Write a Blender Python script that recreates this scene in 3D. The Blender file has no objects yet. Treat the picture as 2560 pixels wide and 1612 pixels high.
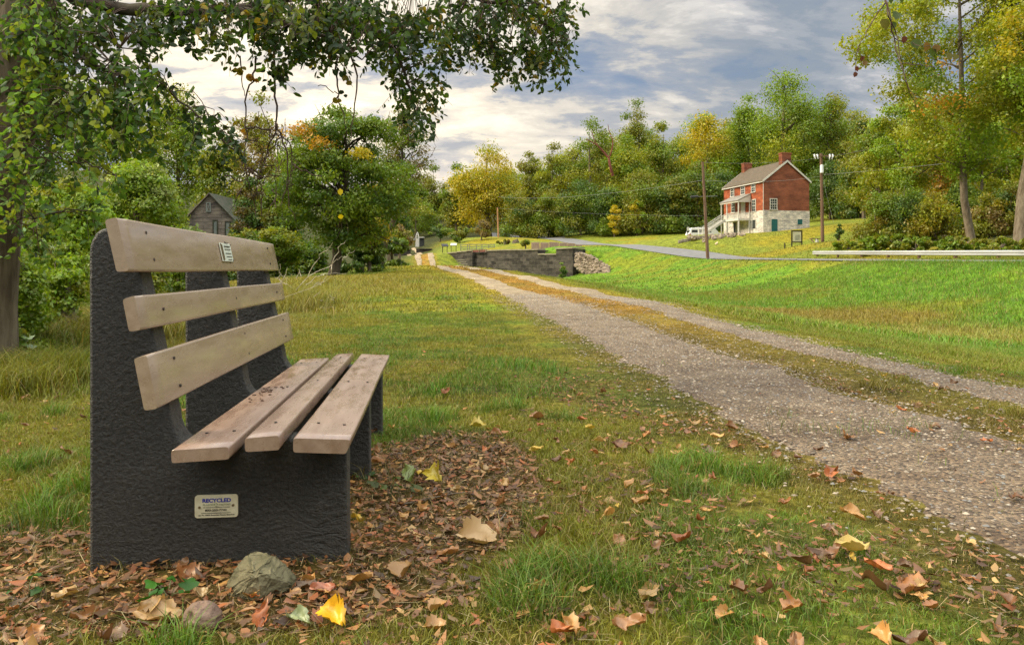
import bpy, bmesh, math, random
import numpy as np
from mathutils import Vector, Matrix

R = math.radians
scene = bpy.context.scene
# ------------------------------------------------------------------ camera
F, CX, HY, EYE = 1900.0, 1280.0, 673.0, 0.85       # focal length in photo pixels, principal column, horizon row, eye height
cd = bpy.data.cameras.new('camera'); cam = bpy.data.objects.new('camera', cd)
scene.collection.objects.link(cam); scene.camera = cam
cam.location = (0, 0, EYE); cam.rotation_euler = (R(90), 0, 0)
cd.sensor_width = 36; cd.lens = 36 * F / 2560; cd.shift_y = (HY - 806) / 2560
cd.clip_start = 0.05; cd.clip_end = 3000
# ------------------------------------------------------------------ sun and sky
SUN_EL, SUN_AZ = 33, -86                            # degrees; azimuth from the view axis, negative = left
sd = bpy.data.lights.new('sun', 'SUN'); sun = bpy.data.objects.new('sun', sd)
scene.collection.objects.link(sun)
sd.energy = 2.7; sd.angle = R(16); sd.color = (1, .86, .60)
sun.rotation_euler = (R(90 - SUN_EL), 0, R(180 - SUN_AZ))
scene.view_settings.view_transform = 'Standard'; scene.view_settings.look = 'None'
scene.view_settings.exposure = 0.7; scene.view_settings.gamma = 1
w = bpy.data.worlds.new('World'); scene.world = w; w.use_nodes = True
def build_world():
    nt = w.node_tree; nt.nodes.clear(); N = nt.nodes.new; L = nt.links.new
    def math_(op, a, b=None, c=None):
        n = N('ShaderNodeMath'); n.operation = op
        for i, v in enumerate((a, b, c)):
            if v is None: continue
            if isinstance(v, (int, float)): n.inputs[i].default_value = v
            else: L(v, n.inputs[i])
        return n.outputs[0]
    def ramp(f, stops, interp='EASE'):
        n = N('ShaderNodeValToRGB'); n.color_ramp.interpolation = interp; e = n.color_ramp.elements
        while len(e) < len(stops): e.new(.5)
        for k, (p, c) in enumerate(stops): e[k].position = p; e[k].color = (*c, 1)
        L(f, n.inputs[0]); return n.outputs[0]
    def mix(f, a, b, t='MIX'):
        n = N('ShaderNodeMix'); n.data_type = 'RGBA'; n.blend_type = t
        for s, v in ((0, f), (6, a), (7, b)):
            if isinstance(v, (int, float)): n.inputs[s].default_value = v
            elif isinstance(v, tuple): n.inputs[s].default_value = (*v, 1)
            else: L(v, n.inputs[s])
        return n.outputs[2]
    tc = N('ShaderNodeTexCoord'); sp = N('ShaderNodeSeparateXYZ'); L(tc.outputs['Generated'], sp.inputs[0])
    x, y, z = sp.outputs
    zc = math_('MAXIMUM', z, 0.0)
    dz = math_('ADD', zc, 0.26)
    cb = N('ShaderNodeCombineXYZ'); L(math_('DIVIDE', x, dz), cb.inputs[0]); L(math_('DIVIDE', y, dz), cb.inputs[1]); cb.inputs[2].default_value = 3.7
    def noise(sc, det, rough, dist, sx=1, sy=1, off=0):
        m = N('ShaderNodeMapping'); m.inputs['Scale'].default_value = (sx, sy, 1); m.inputs['Location'].default_value = (off, off * .7, off)
        L(cb.outputs[0], m.inputs[0])
        n = N('ShaderNodeTexNoise'); n.inputs['Scale'].default_value = sc; n.inputs['Detail'].default_value = det
        n.inputs['Roughness'].default_value = rough; n.inputs['Distortion'].default_value = dist
        L(m.outputs[0], n.inputs['Vector']); return n.outputs['Fac']
    sky = N('ShaderNodeTexSky'); sky.sky_type = 'NISHITA'; sky.sun_disc = False
    sky.sun_elevation = R(SUN_EL); sky.sun_rotation = R(SUN_AZ); sky.air_density = 1.2; sky.dust_density = 1.5
    blue = mix(1.0, sky.outputs[0], (0.085, 0.085, 0.1), 'MULTIPLY')
    big = noise(1.7, 7, .6, .3, .8, 1.15, 4.2)
    fine = noise(5.0, 8, .62, .25, .8, 1.3, 1.3)
    # cloud body: grey-blue where thick, white to cream where thin
    shade = math_('ADD', math_('MULTIPLY', big, .55), math_('MULTIPLY', fine, .45))
    body = ramp(shade, [(.39, (.26, .335, .44)), (.455, (.325, .38, .455)), (.505, (.42, .455, .505)), (.56, (.64, .64, .655)), (.63, (1.05, .98, .90))])
    # glow of the veiled low sun, to the left of the view axis
    g = N('ShaderNodeVectorMath'); g.operation = 'DOT_PRODUCT'; L(tc.outputs['Generated'], g.inputs[0])
    a = R(-16); e = R(6); g.inputs[1].default_value = (math.sin(a) * math.cos(e), math.cos(a) * math.cos(e), math.sin(e))
    glow = ramp(math_('MAXIMUM', g.outputs['Value'], 0), [(.80, (0, 0, 0)), (.94, (.45, .45, .45)), (1, (1, 1, 1))])
    warm = ramp(shade, [(.39, (.50, .52, .55)), (.46, (.78, .74, .70)), (.51, (1.35, 1.17, .90)), (.58, (1.6, 1.42, 1.08))])
    c1 = mix(glow, body, warm)
    low = ramp(zc, [(.0, (.8, .8, .8)), (.12, (.66, .66, .66)), (.2, (0, 0, 0))])
    lowm = math_('MULTIPLY', low, ramp(g.outputs['Value'], [(.86, (0, 0, 0)), (.985, (1, 1, 1))]))
    c2 = mix(lowm, c1, ramp(fine, [(.4, (.72, .68, .66)), (.55, (1.1, .98, .78))]))
    # holes of blue
    hole = ramp(math_('ADD', math_('MULTIPLY', noise(.85, 5, .5, .2, 1, 1.2, 9.1), .75), math_('MULTIPLY', fine, .25)), [(.40, (1, 1, 1)), (.50, (0, 0, 0))])
    c3 = mix(math_('MULTIPLY', hole, .65), c2, mix(.5, blue, (.25, .38, .60)))
    # an overcast vault is brighter overhead than near the horizon
    up = ramp(zc, [(.34, (.60, .60, .60)), (.62, (3.6, 3.35, 2.85)), (1, (4.4, 4.1, 3.5))])
    c4 = mix(1.0, c3, up, 'MULTIPLY')
    bg = N('ShaderNodeBackground'); L(c4, bg.inputs[0]); bg.inputs[1].default_value = 1.0
    out = N('ShaderNodeOutputWorld'); L(bg.outputs[0], out.inputs[0])
build_world()
scene.cycles.max_bounces = 6; scene.cycles.transparent_max_bounces = 6; scene.cycles.use_denoising = True
rng = np.random.default_rng(11); random.seed(11)
COL = scene.collection

# ------------------------------------------------------------------ helpers
def tag(o, label=None, cat=None, group=None, kind=None):
    if label: o['label'] = label
    if cat: o['category'] = cat
    if group: o['group'] = group
    if kind: o['kind'] = kind
    return o
def empty(name, loc=(0, 0, 0), rz=0, label=None, cat=None, group=None):
    o = bpy.data.objects.new(name, None); COL.objects.link(o); o.location = loc; o.rotation_euler = (0, 0, rz)
    o.empty_display_size = .1
    return tag(o, label, cat, group)
def link(name, me, mat=None, parent=None):
    o = bpy.data.objects.new(name, me); COL.objects.link(o)
    if mat is not None: me.materials.append(mat)
    if parent is not None: o.parent = parent
    return o
def np_mesh(name, V, faces, mat=None, parent=None, col=None, smooth=False):
    """V (n,3); faces: one (m,k) array or a list of them; col (n,3) per vertex"""
    if not isinstance(faces, (list, tuple)): faces = [faces]
    faces = [np.asarray(f, dtype=np.int32) for f in faces if len(f)]
    me = bpy.data.meshes.new(name)
    V = np.asarray(V, dtype=np.float32)
    nl = sum(f.size for f in faces); nf = sum(len(f) for f in faces)
    me.vertices.add(len(V)); me.vertices.foreach_set('co', V.ravel())
    me.loops.add(nl); me.loops.foreach_set('vertex_index', np.concatenate([f.ravel() for f in faces]))
    me.polygons.add(nf)
    tot = np.concatenate([np.full(len(f), f.shape[1], dtype=np.int32) for f in faces])
    st = np.concatenate([[0], np.cumsum(tot)[:-1]]).astype(np.int32)
    me.polygons.foreach_set('loop_start', st); me.polygons.foreach_set('loop_total', tot)
    if smooth: me.polygons.foreach_set('use_smooth', np.ones(nf, dtype=bool))
    if col is not None:
        a = me.color_attributes.new('tint', 'FLOAT_COLOR', 'POINT')
        c = np.ones((len(V), 4), dtype=np.float32); c[:, :3] = col
        a.data.foreach_set('color', c.ravel())
    me.update(calc_edges=True); me.validate()
    return link(name, me, mat, parent)
class MB:
    """collects simple solids, then links them as ONE mesh object"""
    def __init__(s): s.V = []; s.F = []
    def add(s, V, Fs):
        n = len(s.V); s.V += [tuple(v) for v in V]; s.F += [tuple(i + n for i in f) for f in Fs]; return s
    def box(s, c, size, rz=0, M=None):
        hx, hy, hz = size[0] / 2, size[1] / 2, size[2] / 2
        pts = [Vector((a * hx, b * hy, d * hz)) for d in (-1, 1) for b in (-1, 1) for a in (-1, 1)]
        Q = M if M is not None else Matrix.Rotation(rz, 3, 'Z')
        pts = [Q @ p + Vector(c) for p in pts]
        return s.add(pts, [(0, 2, 3, 1), (4, 5, 7, 6), (0, 1, 5, 4), (2, 6, 7, 3), (0, 4, 6, 2), (1, 3, 7, 5)])
    def bar(s, a, b, w, h):
        a, b = Vector(a), Vector(b); d = b - a; L = d.length
        q = d.to_track_quat('Y', 'Z').to_matrix()
        return s.box((a + b) / 2, (w, L, h), M=q)
    def tube(s, pts, rad, n=8, cap=True):
        pts = [Vector(p) for p in pts]; m = len(pts)
        if isinstance(rad, (int, float)): rad = [rad] * m
        V = []; Fs = []; ref = Vector((.3, .2, .93))
        for i, p in enumerate(pts):
            d = (pts[min(i + 1, m - 1)] - pts[max(i - 1, 0)]).normalized()
            r0 = ref if abs(d.dot(ref)) < .95 else Vector((1, 0, 0))
            u = d.cross(r0).normalized(); v = d.cross(u)
            for k in range(n):
                t = 2 * math.pi * k / n; V.append(p + (u * math.cos(t) + v * math.sin(t)) * rad[i])
        for i in range(m - 1):
            for k in range(n):
                Fs.append((i * n + k, i * n + (k + 1) % n, (i + 1) * n + (k + 1) % n, (i + 1) * n + k))
        if cap: Fs.append(tuple(range(n - 1, -1, -1))); Fs.append(tuple((m - 1) * n + k for k in range(n)))
        return s.add(V, Fs)
    def prism(s, poly, a, b):
        """poly: list of (x, z); extruded along y from a to b"""
        n = len(poly)
        V = [(x, a, z) for x, z in poly] + [(x, b, z) for x, z in poly]
        Fs = [tuple(range(n)), tuple(range(2 * n - 1, n - 1, -1))] + [(i, i + n, (i + 1) % n + n, (i + 1) % n) for i in range(n)]
        return s.add(V, Fs)
    def build(s, name, mat, parent=None, smooth=False, bevel=0, seg=2):
        me = bpy.data.meshes.new(name); me.from_pydata([tuple(v) for v in s.V], [], s.F); me.update()
        bm = bmesh.new(); bm.from_mesh(me); bmesh.ops.recalc_face_normals(bm, faces=bm.faces[:])
        if bevel:
            es = [e for e in bm.edges if e.is_manifold and e.calc_face_angle(0) > .4]
            bmesh.ops.bevel(bm, geom=es, offset=bevel, segments=seg, profile=.5, affect='EDGES', clamp_overlap=True)
        for f in bm.faces: f.smooth = smooth
        bm.to_mesh(me); bm.free()
        o = link(name, me, mat, parent)
        return o

# value noise in numpy, for albedo fields and ragged edges
_tab = rng.random((256, 256))
def vn(x, y, s=1.0, o=0):
    x = np.asarray(x, float) * s + 37.3 * o + 1000; y = np.asarray(y, float) * s + 91.7 * o + 1000
    i = np.floor(x).astype(int); j = np.floor(y).astype(int); fx = x - i; fy = y - j
    fx = fx * fx * (3 - 2 * fx); fy = fy * fy * (3 - 2 * fy)
    t = lambda a, b: _tab[a % 256, b % 256]
    return (t(i, j) * (1 - fx) + t(i + 1, j) * fx) * (1 - fy) + (t(i, j + 1) * (1 - fx) + t(i + 1, j + 1) * fx) * fy
def fbm(x, y, s=1.0, o=0, n=4):
    r = 0; a = .5; t = 0
    for k in range(n): r = r + a * vn(x, y, s * 2 ** k, o + k * 3.1); t += a; a *= .55
    return r / t
def sstep(a, b, x): t = np.clip((np.asarray(x, float) - a) / (b - a), 0, 1); return t * t * (3 - 2 * t)
def lerp(a, b, t): return a + (b - a) * t

# ------------------------------------------------------------------ materials
def new_mat(name):
    m = bpy.data.materials.new(name); m.use_nodes = True; nt = m.node_tree; nt.nodes.clear()
    return m, nt, nt.nodes.new, nt.links.new
def solid(name, base, base2=None, scale=5, rough=.7, bump=0, bscale=40, spec=.4, metal=0, detail=5, stretch=(1, 1, 1), objcol=False, vcol=False, vscale=None, coord='Object', lo=.35, hi=.65):
    m, nt, N, L = new_mat(name)
    out = N('ShaderNodeOutputMaterial'); b = N('ShaderNodeBsdfPrincipled'); L(b.outputs[0], out.inputs[0])
    b.inputs['Roughness'].default_value = rough; b.inputs['Metallic'].default_value = metal
    b.inputs['Specular IOR Level'].default_value = spec
    tc = N('ShaderNodeTexCoord'); mp = N('ShaderNodeMapping'); mp.inputs['Scale'].default_value = stretch; L(tc.outputs[coord], mp.inputs[0])
    n = N('ShaderNodeTexNoise'); n.inputs['Scale'].default_value = scale; n.inputs['Detail'].default_value = detail; n.inputs['Roughness'].default_value = .6
    L(mp.outputs[0], n.inputs['Vector'])
    r = N('ShaderNodeValToRGB'); L(n.outputs['Fac'], r.inputs[0]); r.color_ramp.elements[0].position = lo; r.color_ramp.elements[1].position = hi
    r.color_ramp.elements[0].color = (*base, 1); r.color_ramp.elements[1].color = (*(base2 or base), 1)
    c = r.outputs[0]
    if objcol or vcol:
        if vcol: q = N('ShaderNodeVertexColor'); q.layer_name = 'tint'; q = q.outputs[0]
        else: q = N('ShaderNodeObjectInfo').outputs['Color']
        mx = N('ShaderNodeMix'); mx.data_type = 'RGBA'; mx.blend_type = 'MULTIPLY'; mx.inputs[0].default_value = 1
        L(c, mx.inputs[6]); L(q, mx.inputs[7]); c = mx.outputs[2]
    L(c, b.inputs['Base Color'])
    if bump:
        n2 = N('ShaderNodeTexNoise'); n2.inputs['Scale'].default_value = bscale; n2.inputs['Detail'].default_value = 6; L(mp.outputs[0], n2.inputs['Vector'])
        bp = N('ShaderNodeBump'); bp.inputs['Strength'].default_value = bump; bp.inputs['Distance'].default_value = .02
        L(n2.outputs['Fac'], bp.inputs['Height']); L(bp.outputs[0], b.inputs['Normal'])
    return m
def leafy(name, trans=.35, gloss=.06, rough=.45, mul=(1, 1, 1), objcol=False):
    """vertex-tinted leaf: diffuse + light passing through + a little sheen"""
    m, nt, N, L = new_mat(name)
    out = N('ShaderNodeOutputMaterial')
    if objcol: q = N('ShaderNodeObjectInfo').outputs['Color']
    else: q = N('ShaderNodeVertexColor'); q.layer_name = 'tint'; q = q.outputs[0]
    mx = N('ShaderNodeMix'); mx.data_type = 'RGBA'; mx.blend_type = 'MULTIPLY'; mx.inputs[0].default_value = 1; mx.inputs[7].default_value = (*mul, 1)
    L(q, mx.inputs[6]); c = mx.outputs[2]
    d = N('ShaderNodeBsdfDiffuse'); t = N('ShaderNodeBsdfTranslucent'); g = N('ShaderNodeBsdfGlossy')
    g.inputs['Roughness'].default_value = rough; g.inputs['Color'].default_value = (.9, .95, .9, 1)
    L(c, d.inputs[0])
    h = N('ShaderNodeMix'); h.data_type = 'RGBA'; h.blend_type = 'MULTIPLY'; h.inputs[0].default_value = 1; h.inputs[7].default_value = (1.25, 1.2, .6, 1)
    L(c, h.inputs[6]); L(h.outputs[2], t.inputs[0])
    a = N('ShaderNodeMixShader'); a.inputs[0].default_value = trans; L(d.outputs[0], a.inputs[1]); L(t.outputs[0], a.inputs[2])
    b = N('ShaderNodeMixShader'); b.inputs[0].default_value = gloss; L(a.outputs[0], b.inputs[1]); L(g.outputs[0], b.inputs[2])
    L(b.outputs[0], out.inputs[0]); return m
M = {}
M['leaf'] = leafy('leaf', .38, .03)
M['leafgloss'] = leafy('leafgloss', .34, .09, .4)
M['blade'] = leafy('blade', .25, .025, .5)
M['bark'] = solid('bark', (.10, .075, .05), (.22, .18, .13), 6, .9, .9, 22, .2, stretch=(1, 1, .3))
M['barkdark'] = solid('barkdark', (.045, .035, .025), (.10, .08, .055), 6, .9, .8, 22, .2, stretch=(1, 1, .3))
M['twig'] = solid('twig', (.05, .03, .02), (.12, .07, .045), 9, .8, 0)
M['deadtwig'] = solid('deadtwig', (.35, .29, .20), (.55, .48, .36), 9, .8, 0)

# ------------------------------------------------------------------ terrain height
def px(pxl, Y): return (pxl - CX) / F * Y
def P(a, b, Y): return Vector(((a - CX) / F * Y, Y, EYE + (HY - b) / F * Y))
CT = []
def row(Y, *xz):
    for x, z in xz: CT.append((x, Y, z))
row(-7, (-30, -.8), (-5, 0), (0, 0), (4, 0), (8, -.4), (14, -.6), (22, .9), (28, 1), (60, 4))
row(0, (-25, -.8), (-8, -.1), (-3, 0), (0, 0), (3, 0), (5, -.15), (9, -.55), (14, -.6), (22, .9), (28, 1), (60, 4))
row(3, (-1.5, 0), (0, 0), (1.5, 0), (3.5, 0))
row(5, (-6, 0), (-2, 0), (1, 0), (3, 0), (4.2, -.03))
row(9, (-14, -.3), (-5, 0), (0, 0), (2.3, .02), (4, -.03), (5.4, -.25), (9, -.62), (14, -.62), (19, .3), (22, 1), (27, 1.05), (60, 4.5))
row(14, (-20, -.5), (-8, .05), (-3, .1), (1.3, .21), (3.1, .2), (5, -.15), (9, -.6), (14, -.6), (18, .2), (21.2, 1.0), (26, 1.1))
row(20, (-14, .1), (-5, .25), (.7, .32), (2.6, .3), (4.5, -.1), (8, -.6), (13.5, -.6), (17, .1), (20.6, 1.0), (25.5, 1.12), (60, 5))
row(29, (-30, -.3), (-8, .45), (-.5, .57), (1.3, .55), (3, .3), (7, -.5), (12, -.6), (16, .1), (20.2, 1.04), (25, 1.15), (40, 2.2))
row(37, (-16, .1), (-8.6, .36), (-5, .75), (-2, .8), (0, .75), (5, -.3), (10, -.5), (15, 0), (19.6, 1.15), (25, 1.2), (30, 1.5), (60, 6))
row(48, (-40, .1), (-20, .2), (-12, .5), (-7, .95), (-3.3, .97), (-1, .8), (3, -.1), (8, -.4), (14, .1), (19, 1.38), (24.5, 1.4), (30, 1.9))
row(60, (-20, .5), (-13, .8), (-8, 1.05), (-5.1, 1.07), (-2.5, .95), (2, 0), (7, -.3), (13, .4), (18.5, 1.55), (24, 1.65), (30, 2.3), (70, 9))
row(72, (-28, .9), (-12, .9), (-7, .9), (-3, .5), (1, 0), (6, -.2), (11, .2), (15, 1.3), (17.8, 1.85), (23.5, 1.86), (30, 3.0))
row(80, (-60, 2), (-8.2, .95), (9, .2), (13, 1.3), (17, 2.45), (23, 2.0), (30, 3.3), (42, 4.3))
row(86, (-25, 1.2), (-10, 1.0), (-6, .4), (0, 0), (6, 0), (10, 1.2), (12, 2.3), (16, 3.0), (22.5, 2.5), (31.8, 3.1), (35, 3.9), (50, 5.5))
row(93, (5, 3.05), (9, 3.15), (14.9, 3.6), (21.5, 2.95), (28, 4.2), (40, 5.4))
for a_, y_, z_ in ((1165, 104.2, 1.3), (1190, 100.6, .6), (1220, 97.6, .2), (1270, 94, 0), (1330, 89.6, -.1), (1390, 85.6, -.1), (1436, 83.6, .1)): CT.append(((a_ - CX) / F * y_, y_, z_))
for a_, y_ in ((1150, 109.5), (1220, 104), (1290, 99), (1350, 95)): CT.append(((a_ - CX) / F * y_, y_, 3.12))
row(100, (-35, 2), (-20, 1.6), (-11.2, 1.35), (-8, 1.2), (4, 3.2), (9, 3.6), (14, 3.9), (19, 3.8), (25, 5.0), (34, 5.7), (45, 6.8), (80, 9))
row(108, (-9.9, 3.0), (-5, 3.15), (2, 3.6), (7, 3.75), (14, 4.2), (24, 5.6), (34, 5.8), (44, 7))
row(120, (-35, 3), (-20, 2.2), (-14.5, 2.3), (-10, 3.3), (-5, 3.9), (2, 5), (6, 4.7), (11, 4.5), (20, 5.4), (28, 5.7), (38, 6.2), (50, 8.3), (70, 9.5))
row(135, (-45, 4), (-30, 3.3), (-17.3, 3.3), (-12, 4.5), (-4, 6.3), (3, 6.2), (8, 5.9), (20, 6.5), (60, 10))
row(150, (-60, 5), (-20, 4.6), (-14, 6.3), (-2, 7.2), (3.9, 6.8), (15, 8), (50, 11), (100, 14))
row(170, (-80, 8), (-25, 7), (0, 8.1), (30, 12), (80, 16))
row(215, (-120, 18), (-30, 9), (20, 22), (80, 28), (160, 30))
row(320, (-160, 40), (-40, 24), (60, 46), (220, 50))
row(600, (-400, 60), (0, 50), (400, 70))
CT = np.array(CT, float)
def warp(x, y):
    yy = np.maximum(y, -9.0) + 14
    return 4.0 * np.asarray(x) / yy, 4.0 * np.log(yy)
def _tps():
    u, v = warp(CT[:, 0], CT[:, 1]); n = len(u)
    d2 = (u[:, None] - u) ** 2 + (v[:, None] - v) ** 2
    K = .5 * d2 * np.log(d2 + 1e-9) + np.eye(n) * 3e-4
    Pm = np.c_[np.ones(n), u, v]
    A = np.block([[K, Pm], [Pm.T, np.zeros((3, 3))]])
    # solve for height scaled by distance, so that small near detail is not swamped
    return u, v, np.linalg.solve(A, np.r_[CT[:, 2], 0, 0, 0])
_u, _v, _w = _tps()
_lw = np.array([7.24 + 9.18, 87 - 109.0]); LW = _lw / np.hypot(*_lw)
def Hn(x, y):
    x = np.asarray(x, float); y = np.asarray(y, float); sh = x.shape; x = x.ravel(); y = y.ravel()
    o = np.empty(x.shape)
    for i in range(0, len(x), 20000):
        a, b = warp(x[i:i + 20000], y[i:i + 20000])
        d2 = (a[:, None] - _u) ** 2 + (b[:, None] - _v) ** 2
        o[i:i + 20000] = (.5 * d2 * np.log(d2 + 1e-9)) @ _w[:-3] + _w[-3] + _w[-2] * a + _w[-1] * b
    # small humps of uneven turf, growing with distance from the bench
    k = np.clip((y - 5) / 25, 0, 1) * (1 - .85 * sstep(12, 17, x) * (1 - sstep(29, 34, x)))
    o += k * .12 * (fbm(x, y, .35, 5, 3) - .5)
    # the lock chamber: floor below the wall, berm behind it
    l = ((x + 9.18) * LW[0] + (y - 109) * LW[1]); d = -((x + 9.18) * -LW[1] + (y - 109) * LW[0])
    lim = np.interp(l, [0, 4.5, 7.5, 11, 27.5], [3.0, 1.3, .4, -.1, -.2])
    m = sstep(0, 2, l) * (1 - sstep(27.2, 28.5, l)) * (1 - sstep(7, 16, d)) * (d > -.8)
    o = np.where(m > 0, o + m * (np.minimum(o, lim) - o), o)
    m2 = (l > 1) & (l < 27) & (d < -1.0) & (d > -6); o = np.where(m2, np.maximum(o, 2.98), o)
    return o.reshape(sh)
NE = np.array([(23, -6), (22.6, 5), (21.5, 14), (20.8, 22), (20.2, 30), (19.6, 42), (19.1, 52), (18.5, 62), (17.9, 71), (17.0, 80), (15.6, 90), (14.0, 100), (11.2, 117), (8, 134), (4.0, 150), (-1, 165), (-8, 180)])
FE = np.array([(27.3, -6), (26.8, 5), (25.7, 14), (25.0, 22), (24.4, 30), (24.1, 42), (23.6, 52), (23.2, 62), (22.7, 73), (22.2, 84), (20.7, 93), (18.4, 101), (15.9, 118), (12.5, 136), (8.5, 152), (3, 168), (-5, 184)])
_H0 = Hn
_ry = np.arange(-6, 152, 1.0); _rc = (np.interp(_ry, NE[:, 1], NE[:, 0]) + np.interp(_ry, FE[:, 1], FE[:, 0])) / 2
_rz = _H0(_rc, _ry); _k = np.hanning(25); _k /= _k.sum(); _rz = np.convolve(np.r_[np.full(12, _rz[0]), _rz, _rz[-1] + (np.arange(12) + 1) * (_rz[-1] - _rz[-2])], _k, 'valid')
def Hn(x, y):
    # the road bed is graded even across its width
    x = np.asarray(x, float); y = np.asarray(y, float); z = _H0(x, y); d = x - np.interp(y, _ry, _rc)
    w_ = (1 - sstep(2.7, 5.5, np.abs(d))) * (y < 145) * (y > -5)
    return z + w_ * (np.interp(y, _ry, _rz) + .014 * d - z)
def H(x, y): return float(Hn(np.array([x]), np.array([y]))[0])
def G(pxl, Y, dz=0): x = px(pxl, Y); return Vector((x, Y, H(x, Y) + dz))
PY_ = np.array([-6, 0, 2.3, 3, 4, 5.7, 9, 14.3, 19.5, 29, 36.6, 60, 80, 100, 120, 135, 152.])
PC_ = np.array([2.95, 2.88, 2.83, 2.7, 2.5, 2.42, 2.15, 1.4, .8, -.53, -1.95, -5.1, -8.2, -11.2, -14.5, -17.3, -20.7])
_yy = np.linspace(-6, 152, 800); _cc = np.interp(_yy, PY_, PC_)
_k = np.hanning(31); _k /= _k.sum(); _cc = np.convolve(np.r_[np.full(15, _cc[0]), _cc, np.full(15, _cc[-1])], _k, 'valid')
def pc(y): return np.interp(y, _yy, _cc)

# ------------------------------------------------------------------ what grows where (albedo of the turf itself)
def A(*c): return np.array(c, float)
DEEP, GREEN, LUSH, OLIVE, GOLD, STRAW, RUST, SOIL = A(.044, .088, .009), A(.100, .168, .011), A(.12, .208, .016), A(.182, .178, .015), A(.265, .235, .022), A(.30, .215, .065), A(.28, .135, .03), A(.075, .042, .022)
def ell(x, y, cx, cy, rx, ry, rag=.35, s=2.5):
    d = ((x - cx) / rx) ** 2 + ((y - cy) / ry) ** 2
    return 1 - sstep(.55, 1.35, d + rag * 2 * (fbm(x, y, s, 8, 3) - .5))
def litter(x, y):
    """how much brown leaf litter covers the turf, 0..1"""
    a = np.maximum(ell(x, y, -.28, 3.0, .42, .95, .5, 3.5), ell(x, y, -.72, 1.98, .62, .24, .3, 5))
    a = np.maximum(a, .8 * ell(x, y, -1.45, 1.95, .5, .55, .6, 4))
    b = .26 * (1 - sstep(2.6, 5.5, y)) * sstep(.50, .64, fbm(x, y, 2.2, 3, 4)) 
    c = .24 * sstep(.0, .5, x + .2) * (1 - sstep(4.5, 7, y)) * sstep(.48, .62, fbm(x, y, 1.7, 4, 4))
    return np.clip(np.maximum(a, np.maximum(b, c)), 0, 1)
def mixc(c, d, t): return c * (1 - t[:, None]) + d * t[:, None]
def track_e(x, y): return x - pc(y)
def gcol(x, y):
    x = np.asarray(x, float).ravel(); y = np.asarray(y, float).ravel()
    n1 = fbm(x, y, 1.3, 0, 4); n2 = fbm(x, y, .35, 1, 4); n3 = fbm(x, y, .11, 2, 4); n4 = fbm(x, y, 4.5, 6, 3)
    e = track_e(x, y)
    c = np.tile(GREEN, (len(x), 1))
    c = mixc(c, np.tile(OLIVE, (len(x), 1)), sstep(.38, .56, n1) * .9)
    c = mixc(c, np.tile(DEEP, (len(x), 1)), sstep(.58, .72, n4) * .35)
    # lawn turning gold along the towpath
    g = .8 * sstep(7, 26, y) * (.35 + .65 * sstep(.42, .6, n2)) * (1 - sstep(3, 5, e))
    c = mixc(c, np.tile(lerp(OLIVE, GOLD, .8), (len(x), 1)), np.clip(g, 0, 1) * .85)
    c = mixc(c, np.tile(GOLD * 1.12, (len(x), 1)), sstep(26, 40, y) * (1 - sstep(75, 100, y)) * sstep(-14, -5, x) * (1 - sstep(1, 3, e)) * .8)
    # long dry grass left of the lawn
    dry = np.maximum(ell(x, y, -4.6, 12.5, 2.0, 5.5, .5, .8), ell(x, y, -6.2, 24, 4.2, 8, .6, .4))
    dry = np.maximum(dry, ell(x, y, -6.2, 10.5, 1.6, 3.0, .4, 1) * 1.4)
    c = mixc(c, np.tile(lerp(STRAW, OLIVE, .5), (len(x), 1)), dry * .5)
    tf = sstep(.60, .68, fbm(x, y, 2.6, 14, 3)) * (y < 7); c = mixc(c, np.tile(A(.085, .19, .014), (len(x), 1)), tf * .8)
    # green hollow behind it, its shade put into a darker turf tone
    c = mixc(c, np.tile(GREEN * .8, (len(x), 1)), ell(x, y, -12, 42, 6, 12, .4, .2) * .8)
    # basin and far bank
    right = sstep(1.9, 3.2, e + .3 * (n1 - .5)) * (y > 3)
    near_road = np.interp(y, NE[:, 1], NE[:, 0])
    bank = right * (1 - sstep(near_road - .5, near_road + .5, x))
    bc = np.tile(LUSH, (len(x), 1)); bc = mixc(bc, np.tile(OLIVE * 1.05, (len(x), 1)), sstep(.5, .62, n3) * .55)
    bc = mixc(bc, np.tile(LUSH * A(.8, 1.0, 1), (len(x), 1)), sstep(.5, .62, n2) * .7)
    bc = mixc(bc, np.tile(lerp(RUST, OLIVE, .5), (len(x), 1)), sstep(.54, .66, fbm(x, y, .16, 7, 4)) * .4)
    bc = mixc(bc, np.tile(lerp(RUST, STRAW, .45) * .85, (len(x), 1)), ell(x, y, 10.2, 24, 3.2, 4.6, .8, .5) * .5)
    bc = mixc(bc, np.tile(lerp(STRAW, LUSH, .35), (len(x), 1)), ell(x, y, 10.5, 17.5, 4.2, 2.6, .7, .5) * .7)
    bc = mixc(bc, np.tile(lerp(OLIVE, GREEN, .4), (len(x), 1)), (1 - sstep(3.2, 5.2, e)) * .8)
    c = mixc(c, bc, bank)
    # house lawn
    lawn = sstep(near_road + 3.5, near_road + 5, x) * sstep(40, 55, y) + sstep(98, 110, y) * (x > -30)
    lawn = np.clip(lawn, 0, 1)
    c = mixc(c, mixc(np.tile(A(.165, .195, .026), (len(x), 1)), np.tile(GOLD * .85, (len(x), 1)), sstep(.45, .62, n3)), lawn)
    # mown verge of the towpath: straw to rust
    edge = (1 - sstep(.15, .7, np.abs(e - 0) - 1.3)) * sstep(7, 18, y) * (y < 150)
    c = mixc(c, np.tile(lerp(GOLD, RUST, .45), (len(x), 1)), edge * .6)
    mid = ((e > -.25 - .42 * sstep(9, 22, y)) & (e < .85)) * 1.0
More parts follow.
